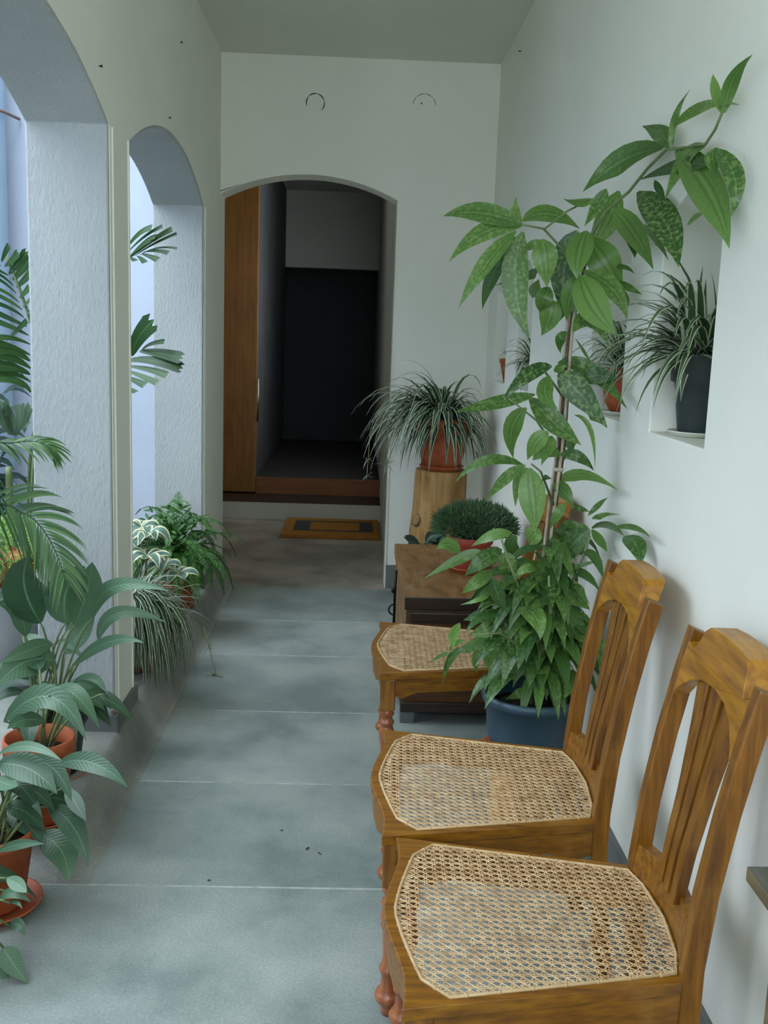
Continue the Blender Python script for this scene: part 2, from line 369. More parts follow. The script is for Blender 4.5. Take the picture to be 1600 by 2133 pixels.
DATA={"gold":[[426,2707,1749,313,2696,1775,214,2659,1759,49],[424,2710,1747,321,2697,1725,233,2655,1645,41],[434,2762,1755,418,2800,1794,422,2799,1832,25],[409,2702,1734,328,2674,1639,267,2689,1530,41],[423,2803,1728,371,2827,1628,345,2810,1534,35],[434,2746,1737,419,2730,1597,464,2719,1458,61],[434,2764,1766,517,2825,1795,609,2852,1761,40],[485,2736,1719,499,2749,1667,503,2723,1594,59],[594,2816,1753,568,2831,1652,574,2844,1528,69],[695,2796,1858,679,2847,1781,635,2870,1697,58],[650,2751,1855,632,2757,1813,596,2744,1756,33],[615,2713,1825,571,2708,1810,514,2633,1810,19],[598,2722,1743,568,2655,1678,562,2634,1613,59],[609,2743,1730,670,2775,1663,699,2692,1589,74],[668,2729,1803,699,2632,1733,700,2431,1629,51],[695,2757,1799,700,2652,1724,699,2602,1668,32],[701,2564,1747,701,2448,1705,699,2318,1643,20],[700,2622,1832,699,2365,1730,699,2236,1621,62],[700,2431,1903,662,2665,1911,572,2677,1835,59],[700,2381,1894,700,2456,1940,701,2632,1992,37],[700,2373,1892,699,2349,1955,699,2258,1993,14],[701,2365,1938,700,2167,1939,700,1955,1897,19],[699,2047,1901,699,2096,1955,700,2121,1991,17],[699,2029,1898,700,2006,1950,700,1913,1974,24],[701,2333,1882,700,2083,1761,701,1944,1637,63],[701,2077,1842,701,1950,1766,699,1944,1696,33],[701,2134,1854,700,2265,1847,700,2381,1783,32],[700,2108,1813,701,2295,1843,700,2622,1860,28],[699,2083,1841,699,2071,1815,699,2053,1789,29],[699,2108,1719,700,2174,1714,701,2208,1709,18],[701,2482,1840,700,2431,1808,700,2381,1778,15],[700,2134,1857,700,2215,1869,701,2303,1875,20],[586,2698,1628,614,2650,1547,670,2610,1474,71],[603,2753,1643,668,2680,1593,699,2632,1517,44],[679,2797,1610,700,2713,1574,700,2642,1544,33],[607,2800,1579,658,2840,1554,701,2823,1469,58],[588,2730,1630,569,2732,1575,570,2767,1510,45],[538,2816,1566,532,2812,1520,520,2856,1469,52],[576,2791,1578,556,2823,1533,519,2823,1471,35],[521,2780,1598,503,2764,1563,505,2810,1531,40],[475,2771,1568,495,2860,1595,510,2889,1625,29],[477,2743,1638,472,2804,1630,370,2766,1597,23],[501,2807,1721,468,2808,1708,457,2844,1694,20],[590,2771,1482,643,2789,1518,701,2800,1441,43],[563,2700,1478,547,2725,1458,535,2646,1423,25],[595,2766,1466,636,2836,1432,667,2858,1398,9],[691,2792,1660,700,2692,1651,699,2593,1629,11],[692,2760,1619,699,2652,1598,699,2509,1574,19],[535,2754,1387,461,2716,1361,396,2711,1286,34],[553,2763,1396,653,2789,1376,699,2564,1290,43],[545,2714,1369,602,2701,1322,674,2656,1232,62],[526,2731,1363,509,2682,1314,528,2598,1282,39],[541,2752,1374,568,2775,1379,573,2746,1386,29],[601,2730,1354,663,2730,1367,695,2655,1360,40],[489,2728,1311,378,2704,1286,264,2650,1261,31],[481,2771,1300,554,2755,1232,619,2703,1180,52],[476,2771,1271,444,2807,1209,462,2862,1120,44],[477,2766,1113,364,2716,1128,285,2749,1061,26],[471,2705,1121,415,2691,1083,361,2655,1025,28],[490,2783,1104,466,2770,1064,453,2727,1002,29],[488,2741,1109,498,2715,1024,510,2712,936,64],[532,2728,1210,501,2732,1180,485,2763,1128,40],[548,2758,1198,539,2753,1165,516,2718,1120,33],[503,2777,1127,543,2771,1153,605,2815,1125,29],[579,2777,1144,618,2732,1146,672,2760,1105,28],[576,2788,1064,651,2798,1085,699,2593,1076,32],[559,2771,1056,602,2809,1037,629,2792,991,37],[593,2696,1261,637,2693,1226,640,2621,1132,12],[630,2783,1275,680,2827,1254,699,2756,1227,34],[592,2741,1206,603,2766,1180,616,2803,1145,29],[546,2735,1085,526,2682,1092,507,2653,1086,16],[582,2683,1023,562,2691,987,537,2646,957,24],[677,2801,936,644,2831,934,596,2801,954,22],[673,2762,938,624,2770,886,591,2793,817,54],[688,2807,935,700,2682,964,701,2509,970,28],[683,2785,934,700,2745,908,700,2662,896,22],[700,2612,973,699,2431,1007,700,2288,1012,15],[701,2509,970,699,2389,968,700,2349,929,42],[661,2747,980,689,2749,1010,699,2692,1041,14],[619,2740,1005,641,2751,998,656,2708,997,14],[665,2718,976,701,2713,987,701,2555,1018,17],[456,2779,919,398,2777,908,348,2822,867,29],[528,2745,937,510,2746,917,512,2805,880,43],[479,2824,901,469,2844,866,489,2858,817,38],[418,2704,886,361,2660,863,315,2669,816,40],[444,2807,857,455,2800,814,469,2829,746,45],[406,2764,811,354,2694,796,315,2713,756,33],[413,2774,788,386,2810,738,343,2777,715,30],[403,2737,797,419,2730,749,445,2724,702,36],[393,2716,752,356,2691,743,314,2729,719,12],[310,2759,864,271,2724,890,239,2707,881,36],[378,2796,858,315,2801,835,214,2798,774,27],[365,2772,858,327,2774,841,288,2764,827,10],[573,2734,802,533,2771,767,470,2746,722,42],[580,2696,807,549,2695,757,463,2622,740,36],[598,2756,788,639,2752,750,675,2708,720,54],[534,2740,825,488,2701,833,457,2740,798,24],[481,2739,719,513,2643,712,521,2604,660,47],[434,2806,663,383,2797,669,338,2837,644,35],[429,2766,659,390,2727,649,346,2760,623,39],[423,2812,604,386,2865,565,350,2897,522,36],[435,2765,644,440,2748,593,448,2721,561,32],[443,2727,671,452,2704,622,452,2635,594,29],[468,2792,658,494,2782,615,522,2755,572,37],[420,2752,617,414,2795,557,427,2789,486,35],[320,2761,657,298,2723,628,296,2688,598,24],[343,2809,592,316,2834,573,304,2853,546,13],[341,2781,570,302,2785,547,279,2788,462,20],[297,2790,560,275,2813,542,246,2882,495,10],[533,2758,567,499,2756,530,451,2731,491,35],[513,2702,574,527,2713,525,512,2695,480,37],[553,2750,539,573,2814,475,571,2815,427,28],[569,2726,527,581,2772,474,580,2756,433,23],[515,2737,475,504,2786,441,459,2749,438,25],[524,2732,472,536,2738,454,545,2764,419,27],[383,2796,566,372,2783,544,382,2802,496,20],[662,2736,643,647,2764,593,633,2801,539,37],[657,2800,629,645,2784,608,635,2821,575,30],[558,2793,576,596,2798,555,614,2799,508,15],[645,2735,536,632,2689,510,597,2611,493,34],[701,2672,649,700,2642,623,699,2662,567,24],[590,2746,805,636,2703,846,700,2692,865,11]],"lily":[[-877,2812,612,-894,2736,733,-857,2659,839,100],[-810,2831,608,-794,2783,715,-725,2729,801,93],[-785,2833,600,-737,2787,715,-708,2736,812,76],[-826,2883,566,-762,2913,655,-700,2924,681,42],[-730,2821,627,-654,2756,738,-490,2690,747,38],[-729,2871,544,-671,2882,627,-529,2877,602,35],[-787,2817,483,-670,2747,580,-555,2676,603,29],[-833,2889,504,-794,2927,553,-753,2946,646,49],[-848,2823,547,-893,2763,547,-956,2700,527,42],[-839,2817,495,-902,2748,516,-962,2678,465,80],[-925,2827,566,-927,2772,653,-967,2713,694,51],[-897,2885,517,-937,2917,525,-970,2930,534,40],[-960,2864,672,-990,2864,680,-1016,2851,665,22],[-783,2881,489,-833,2908,523,-876,2917,512,20],[-811,2850,398,-744,2830,439,-691,2800,419,33]],"lily2":[[-891,2534,424,-756,2484,514,-651,2434,417,55],[-792,2561,416,-830,2511,439,-858,2461,434,36],[-724,2575,458,-739,2525,499,-758,2475,517,26],[-652,2639,468,-675,2589,491,-718,2539,467,14]],"lily3":[[-846,2347,389,-751,2297,401,-672,2247,363,59],[-769,2354,404,-694,2304,398,-640,2254,341,38],[-717,2414,362,-619,2364,390,-521,2314,351,41],[-836,2341,421,-747,2291,461,-656,2241,448,22],[-851,2427,259,-801,2377,236,-732,2327,197,52],[-805,2360,306,-753,2310,314,-712,2260,295,18],[-738,2387,259,-663,2337,237,-613,2287,161,47],[-694,2396,309,-656,2346,290,-619,2296,272,31],[-775,2421,169,-702,2371,152,-673,2321,96,66],[-848,2338,359,-803,2288,366,-759,2238,386,36]],"lily4":[[-781,2148,268,-722,2128,298,-661,2108,311,19],[-758,2094,184,-722,2074,210,-677,2054,202,20],[-754,2137,176,-725,2117,201,-698,2097,203,15],[-732,2082,182,-711,2062,196,-692,2042,193,9],[-755,2141,88,-729,2121,105,-708,2101,91,23],[-754,2094,64,-730,2074,45,-690,2054,5,41],[-775,2096,9,-757,2076,3,-737,2056,-28,33],[-738,2083,241,-706,2063,237,-682,2043,230,25]],"fish":[[-935,4250,1778,-879,4200,1825,-820,4150,1845,22],[-933,4250,1757,-858,4200,1814,-778,4150,1852,12],[-935,4250,1728,-858,4200,1791,-804,4150,1811,18],[-929,4250,1731,-832,4200,1797,-740,4150,1842,18],[-908,4250,1740,-823,4200,1786,-721,4150,1826,10],[-890,4250,1744,-808,4200,1771,-719,4150,1769,8],[-875,4250,1756,-814,4200,1760,-755,4150,1750,16],[-881,4250,1750,-841,4200,1739,-797,4150,1722,22],[-899,4250,1741,-874,4200,1729,-847,4150,1709,19],[-929,4250,1734,-906,4200,1725,-885,4150,1714,18],[-935,4250,1731,-867,4200,1779,-792,4150,1811,9],[-904,4150,1341,-866,4100,1411,-802,4050,1477,63],[-865,4150,1360,-819,4100,1389,-753,4050,1403,18],[-871,4150,1360,-789,4100,1357,-688,4050,1341,42],[-919,4150,1319,-819,4100,1327,-688,4050,1303,39],[-920,4150,1298,-831,4100,1291,-744,4050,1272,25],[-920,4150,1280,-855,4100,1263,-783,4050,1241,23],[-920,4150,1256,-879,4100,1244,-830,4050,1230,27],[-920,4150,1217,-894,4100,1208,-866,4050,1200,18]],"fishl":[[-1327,3900,1677,-1306,3880,1709,-1281,3850,1734,19],[-1316,3900,1661,-1282,3880,1683,-1249,3850,1708,25],[-1301,3900,1634,-1260,3880,1672,-1216,3850,1710,33],[-1287,3900,1613,-1250,3880,1646,-1212,3850,1683,33],[-1274,3900,1586,-1239,3880,1613,-1207,3850,1635,28],[-1264,3900,1548,-1241,3880,1564,-1211,3850,1586,22],[-1254,3900,1515,-1233,3880,1526,-1210,3850,1542,14],[-1244,3900,1482,-1232,3880,1488,-1211,3850,1499,12],[-1333,3900,1660,-1342,3880,1680,-1342,3850,1705,28],[-1301,3900,1629,-1327,3880,1643,-1338,3850,1657,12],[-1285,3900,1591,-1316,3880,1622,-1339,3850,1635,11],[-1275,3900,1564,-1312,3880,1600,-1339,3850,1619,11],[-1265,3900,1531,-1302,3880,1562,-1340,3850,1581,12],[-1254,3900,1504,-1297,3880,1535,-1341,3850,1559,14],[-1249,3900,1476,-1292,3880,1507,-1342,3850,1527,14],[-1239,3900,1443,-1282,3880,1464,-1343,3850,1494,17],[-1234,3900,1410,-1283,3880,1436,-1344,3850,1461,18],[-1245,3950,1376,-1291,3900,1397,-1335,3850,1398,20],[-1246,3950,1336,-1292,3900,1363,-1336,3850,1379,23],[-1247,3950,1313,-1287,3900,1347,-1336,3850,1357,34],[-1245,3950,1285,-1287,3900,1319,-1337,3850,1335,31],[-1248,3950,1262,-1283,3900,1285,-1338,3850,1296,34],[-1246,3950,1233,-1283,3900,1262,-1339,3850,1279,20],[-1247,3950,1193,-1273,3900,1234,-1340,3850,1251,29],[-1336,3950,1384,-1290,3900,1414,-1223,3850,1465,17]],"broad":[[-1348,4000,1021,-1345,3950,1085,-1345,3900,1155,43],[-1320,4000,1022,-1325,3950,1090,-1326,3900,1128,35],[-1328,4000,1014,-1294,3950,1075,-1276,3900,1149,29],[-1292,4000,1031,-1267,3950,1096,-1234,3900,1143,31],[-1324,4000,1022,-1345,3950,1058,-1349,3900,1128,35],[-1316,4000,1026,-1283,3950,1056,-1240,3900,1073,24]]}
# ------------------------------------------------------------------ setting
XL, XO, XR, YE, ZC = -0.764, -1.01, 0.742, 5.75, 2.92
def arc(y0, y1, zs, zc, n=24):
    """points of a segmental arch from y1 to y0"""
    h = (y1 - y0) / 2; s = zc - zs; R_ = (h * h + s * s) / (2 * s); c = (y0 + y1) / 2; a0 = math.asin(h / R_)
    return [(c + R_ * sin(a0 * (1 - 2 * i / n)), zs + s - R_ * (1 - cos(a0 * (1 - 2 * i / n)))) for i in range(n + 1)]
# floor: stone slabs with pale joints, cement strip and raised kerb on the arcade side
bm = bmesh.new()
js = [-0.6, 0.0, 0.61, 1.23, 1.85, 2.474, 3.105, 3.742, 4.44, 5.016, 5.71]
g = 0.004
def quad(x0, x1, y0, y1, z, mi):
    f = bm.faces.new([bm.verts.new(v) for v in ((x0, y0, z), (x1, y0, z), (x1, y1, z), (x0, y1, z))]); f.material_index = mi
for i in range(len(js) - 1):
    xa = -0.66 if js[i] > 2.4 else -0.82
    quad(xa, 0.742, js[i] + g, js[i + 1] - g, 0, i % 2)
    quad(xa, 0.742, js[i + 1] - g, js[i + 1] + g, 0, 2)
quad(-0.6665, -0.6590, 2.476, 5.71, 0.0010, 3); quad(-1.6, -0.82, -0.6, 2.474, 0, 3)
def kz(x, y):
    a = min(1, max(0, (-0.664 - x) / 0.095)); a = a * a * (3 - 2 * a)
    b = min(1, max(0, (y - 2.474) / 0.30)); b = b * b * (3 - 2 * b)
    return 0.13 * a * b
xs = [-0.664 - 0.095 * i / 8 for i in range(9)] + [-0.9, -1.2, -1.6]; ys = [2.474 + 0.04 * i for i in range(12)] + [3.2, 4.0, 4.8, 5.76]
gv = [[bm.verts.new((x, y, kz(x, y) + 0.0002)) for x in xs] for y in ys]
for j in range(len(ys) - 1):
    for i in range(len(xs) - 1):
        f = bm.faces.new((gv[j][i + 1], gv[j][i], gv[j + 1][i], gv[j + 1][i + 1])); f.material_index = 3; f.smooth = True
normals(bm)
for f in bm.faces:
    if f.normal.z < 0: f.normal_flip()
fl_ = struct(link('floor', bm, [M['slab'], M['slab2'], M['joint'], M['floor_cement']]))
bm = bmesh.new(); quad(-1.4, 0.74, 5.71, 7.86, 0.0005, 0); struct(link('floor_lobby', bm, M['lobby_floor']))
bm = bmesh.new(); quad(-7.1, -1.6, 0.0, 5.8, 0.02, 0); struct(link('floor_courtyard', bm, M['cement']))
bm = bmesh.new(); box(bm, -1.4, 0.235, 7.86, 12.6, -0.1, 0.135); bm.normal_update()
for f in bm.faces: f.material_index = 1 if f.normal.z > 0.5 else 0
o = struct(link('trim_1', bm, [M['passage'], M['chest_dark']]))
# ceiling and the parapet above the arcade
bm = bmesh.new(); box(bm, -1.12, 1.2, -0.6, 5.96, ZC, ZC + 0.15); struct(link('ceiling', bm, M['ceil']))
# left arcade wall
bm = bmesh.new()
openings = [(3.5, 5.135), (1.57, 3.205), (-0.36, 1.275)]
holes = []
for a, b in openings:
    holes.append([(a, -0.04), (b, -0.04)] + arc(a, b, 2.05, 2.215))
pierced(bm, [(-0.6, -0.05), (YE, -0.05), (YE, 5.4), (-0.6, 5.4)], holes, lambda y, z: (XL, y, z), lambda y, z: (XO, y, z))
normals(bm); struct(link('wall_left', bm, M['pillar'], bevel=0.006))
# smooth inner skin of the arcade (finer plaster on the corridor side)
bm = bmesh.new()
pierced(bm, [(-0.6, -0.05), (YE, -0.05), (YE, ZC), (-0.6, ZC)], [[(a - 0.012, -0.03), (b + 0.012, -0.03)] + arc(a - 0.012, b + 0.012, 2.055, 2.227) for a, b in openings], lambda y, z: (XL + 0.004, y, z), lambda y, z: (XL + 0.0005, y, z))
normals(bm); struct(link('trim_2', bm, M['wall']))
# plaster beads beside the openings
bm = bmesh.new()
for y in (3.245, 3.46, 5.175, 1.235, 1.53):
    box(bm, XL + 0.003, XL + 0.009, y - 0.004, y + 0.004, 0.19, 2.05)
struct(link('trim_3', bm, M['wall']))
bm = bmesh.new()
for a, b in ((3.19, 3.515), (5.12, 5.745), (1.26, 1.585), (-0.6, -0.345)):
    box(bm, XO - 0.012, XL + 0.014, a, b, 0.0, 0.19)
struct(link('baseboard_left', bm, M['dark_cement'], bevel=0.006))
# right wall with four arched niches
def niche(y0, y1): return [(y0, 1.24), (y1, 1.24)] + arc(y0, y1, 1.70, 1.80, 14)
nich = [(2.106, 2.508), (2.798, 3.199), (4.322, 4.693), (5.016, 5.423)]
bm = bmesh.new(); outer = [(-0.6, -0.05), (5.96, -0.05), (5.96, 3.3), (-0.6, 3.3)]
flat = [outer] + [niche(*n_) for n_ in nich]
A = [bm.verts.new((XR, y, z)) for l in flat for (y, z) in l]
for t_ in tessellate_polygon([[Vector((p[0], p[1], 0)) for p in l] for l in flat]): bm.faces.new([A[i] for i in t_])
k = 4
for l in flat[1:]:
    n_ = len(l); B = [bm.verts.new((0.925, y, z)) for y, z in l]
    for i in range(n_): bm.faces.new((A[k + i], A[k + (i + 1) % n_], B[(i + 1) % n_], B[i]))
    bm.faces.new(B); k += n_
normals(bm)
# thick body behind the niches
box(bm, 0.93, 1.2, -0.6, 5.96, -0.05, 3.3)
struct(link('wall_right', bm, M['wall'], bevel=0.004))
bm = bmesh.new(); box(bm, XR - 0.012, XR + 0.002, -0.6, YE, 0, 0.14); struct(link('baseboard_right', bm, M['cement'], bevel=0.004))
# end wall with the arched doorway, running on outside as the courtyard wall
bm = bmesh.new()
door = [(-0.762, -0.04), (0.209, -0.04)] + arc(-0.762, 0.209, 2.19, 2.31, 24)
pierced(bm, [(-7.2, -0.05), (0.80, -0.05), (0.80, 5.4), (-7.2, 5.4)], [door], lambda x, z: (x, YE, z), lambda x, z: (x, YE + 0.2, z))
normals(bm); struct(link('wall_end', bm, M['wall'], bevel=0.004))
bm = bmesh.new(); box(bm, 0.214, XR - 0.012, YE - 0.012, YE + 0.001, 0, 0.14); struct(link('baseboard_end', bm, M['cement'], bevel=0.004))
bm = bmesh.new(); box(bm, 0.2085, 0.2155, YE - 0.006, YE + 0.003, 0.14, 2.18); struct(link('trim_4', bm, M['wall']))
# wall behind the camera and the courtyard walls
bm = bmesh.new(); box(bm, -7.2, -7.0, 0.0, 5.95, -0.05, 4.2); struct(link('wall_courtyard', bm, M['outwall']))  # unseen wall, set back and raised to shape the sky light
# rooms beyond the doorway
bm = bmesh.new(); box(bm, 0.235, 0.35, 5.95, 12.6, 0, 3.3); struct(link('wall_lobby_right', bm, M['passage']))
bm = bmesh.new(); box(bm, -1.5, -1.4, 5.95, 12.6, 0, 3.3); struct(link('wall_lobby_left', bm, M['passage']))
bm = bmesh.new(); box(bm, -1.4, 0.235, 5.95, 12.6, 3.0, 3.1); struct(link('ceiling_lobby', bm, M['passage']))
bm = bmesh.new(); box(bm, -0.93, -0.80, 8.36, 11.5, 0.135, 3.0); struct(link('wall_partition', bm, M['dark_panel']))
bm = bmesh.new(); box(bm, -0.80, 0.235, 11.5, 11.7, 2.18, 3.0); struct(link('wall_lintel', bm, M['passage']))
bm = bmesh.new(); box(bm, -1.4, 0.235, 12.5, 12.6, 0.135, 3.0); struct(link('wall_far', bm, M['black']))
t = thing('wooden_door', 'brown wooden door leaf with a long steel pull, inside the arched doorway', 'door', (-1.08, 8.30, 0.135))
bm = bmesh.new(); box(bm, -0.30, 0.285, 0.0, 0.045, 0.01, 2.8); link('door_leaf', bm, M['door_wood'], t, bevel=0.003)
bm = bmesh.new(); tube(bm, [(0.30, -0.045, 0.60), (0.30, -0.045, 0.95)], 0.009, 10)
for z in (0.63, 0.92): tube(bm, [(0.30, -0.045, z), (0.27, 0.01, z)], 0.006, 8)
o = link('pull_handle', bm, M['steel'], t, True); o['label'] = 'vertical steel pull handle'
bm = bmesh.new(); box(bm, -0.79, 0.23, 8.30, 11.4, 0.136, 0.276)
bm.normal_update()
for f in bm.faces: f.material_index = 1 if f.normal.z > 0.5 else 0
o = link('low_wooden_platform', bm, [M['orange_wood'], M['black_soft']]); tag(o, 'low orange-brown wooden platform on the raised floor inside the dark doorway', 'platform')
bm = bmesh.new(); box(bm, -0.50, 0.215, 7.14, 7.82, 0.001, 0.028)
mt = link('doormat', bm, M['mat'], bevel=0.006); tag(mt, 'brown coir doormat with dark border lines lying at the inner step', 'mat')
bm = bmesh.new()
for a, b, c, d in ((-0.42, 0.17, 7.30, 7.335), (-0.42, 0.17, 7.66, 7.70), (-0.42, -0.30, 7.335, 7.66), (0.07, 0.17, 7.335, 7.66)):
    box(bm, a, b, c, d, 0.0275, 0.0295)
o = link('mat_border', bm, M['dark_mark'], mt); o['label'] = 'dark border pattern of the mat'
# small wall marks
def ring_mark(x, z, r, w, a0, a1):
    bm = bmesh.new(); n = 28
    pts = [(x + r * cos(a0 + (a1 - a0) * i / n), YE - 0.001, z + r * sin(a0 + (a1 - a0) * i / n)) for i in range(n + 1)]
    tube(bm, pts, [w * (0.35 + 0.65 * abs(sin(i * 0.45))) for i in range(n + 1)], 6); return bm
bm = ring_mark(-0.254, 2.681, 0.049, 0.0030, -0.8, 3.5)
o = link('round_wall_cover', bm, M['dark_mark']); tag(o, 'round plastered cover with a dark broken outline, high on the end wall above the doorway', 'wall cover')
bm = ring_mark(0.335, 2.690, 0.062, 0.0016, 0.0, 3.1)
o = link('round_wall_cover', bm, M['dark_mark']); tag(o, 'faint half ring of a round cover on the end wall, right of the dark ring', 'wall cover')
def nail(p, d, lab):
    bm = bmesh.new(); p = Vector(p); d = Vector(d); tube(bm, [p, p + d * 0.011], 0.0022, 6); tube(bm, [p + d * 0.011, p + d * 0.013], 0.0042, 8)
    o = link('nail', bm, M['iron']); tag(o, lab, 'nail', 'nails left in the plaster')
nail((XL, 4.468, 2.623), (1, 0, 0), 'dark nail high on the arcade wall near the ceiling')
nail((XL, 3.10, 2.19), (1, 0, 0), 'small dark nail beside the curve of the near arch')
nail((XL, 4.193, 2.27), (1, 0, 0), 'small dark nail just above the crown of the far arch')
nail((XR, 5.04, 2.80), (-1, 0, 0), 'dark nail high on the right wall by the end corner')
nail((0.319, YE, 2.70), (0, -1, 0), 'black nail inside the faint half ring on the end wall')
# grey rainwater pipe on the courtyard wall, with a thin rod on it
t = thing('downpipe', 'thick grey rainwater pipe on the white courtyard wall at the left edge', 'pipe', (-1.96, 5.62, 0))
bm = bmesh.new(); tube(bm, [(0, 0, 0.0), (0, 0, 5.3)], 0.085, 28, False); link('pipe', bm, M['pipe'], t, True)
bm = bmesh.new(); tube(bm, [(-0.1, -0.09, 2.54), (0.05, -0.10, 2.545), (0.10, -0.05, 2.535), (0.13, 0.10, 2.53)], 0.008, 8); link('clamp_rod', bm, M['rod'], t, True)

bm = bmesh.new(); quad(-16, -7.0, -6, 12, -0.06, 0); struct(link('floor_forecourt', bm, M['cement']))

bm = bmesh.new(); pierced(bm, [(-1.01, -0.06), (1.2, -0.06), (1.2, 5.4), (-1.01, 5.4)], [[(-0.62, 1.45), (0.6, 1.45), (0.6, 2.75), (-0.62, 2.75)]], lambda x, z: (x, -0.6, z), lambda x, z: (x, -0.75, z)); normals(bm); struct(link('wall_back', bm, M['wall']))  # unseen wall, window opening added to throw sky light on the end wall
bm = bmesh.new(); box(bm, -7.2, -1.012, 0.0, 0.12, -0.06, 5.4); struct(link('wall_sky_blocker', bm, M['outwall']))  # unseen wall added to keep sky light off the pillar faces

bm = bmesh.new(); box(bm, -7.2, -1.012, 5.735, 5.752, -0.04, 5.4); struct(link('wall_courtyard_end_skin', bm, M['outwall']))  # darker skin over the white end wall, tones down its lit outside

bm = bmesh.new(); box(bm, -7.3, 1.2, -0.9, 12.7, -0.30, -0.07); struct(link('floor_base', bm, M['cement']))
# ------------------------------------------------------------------ cane chairs
ZS = 0.43
FP = [(0.284, 0), (0.25, 0.004), (0.2, 0.005), (0.15, -0.003), (0.1, -0.014), (0.05, -0.0235), (0, -0.027)]
front = [(u, v) for v, u in FP] + [(u, -v) for v, u in FP[-2::-1]]            # from +v to -v, as (u, v)
seat_out = front + [(0.461, -0.195), (0.478, -0.16), (0.498, -0.09), (0.508, 0), (0.498, 0.09), (0.478, 0.16), (0.461, 0.195)]
CN = [(0.076, 0.252), (0.034, 0.206), (0.020, 0.15), (0.005, 0.08), (-0.004, 0.02), (-0.0045, 0.0)]
CB = [(0.456, 0.172), (0.472, 0.115), (0.481, 0.0)]
cane = CN + [(u, -v) for u, v in CN[-2::-1]] + [(u, -v) for u, v in CB] + CB[-2::-1]
def inter(poly, p, d):
    """parameters where the line p + t d crosses the polygon"""
    ts = []
    for i in range(len(poly)):
        a, b = poly[i], poly[(i + 1) % len(poly)]; ex, ey = b[0] - a[0], b[1] - a[1]
        den = d[0] * ey - d[1] * ex
        if abs(den) < 1e-9: continue
        t_ = ((a[0] - p[0]) * ey - (a[1] - p[1]) * ex) / den; s_ = ((a[0] - p[0]) * d[1] - (a[1] - p[1]) * d[0]) / den
        if 0 <= s_ < 1: ts.append(t_)
    ts.sort(); return (ts[0], ts[-1]) if len(ts) >= 2 else None
def smoothpoly(l, n=3):
    for _ in range(n - 1):
        r = []
        for i in range(len(l)):
            a, b = l[i], l[(i + 1) % len(l)]; r += [(a[0] * .75 + b[0] * .25, a[1] * .75 + b[1] * .25), (a[0] * .25 + b[0] * .75, a[1] * .25 + b[1] * .75)]
        l = r
    return l
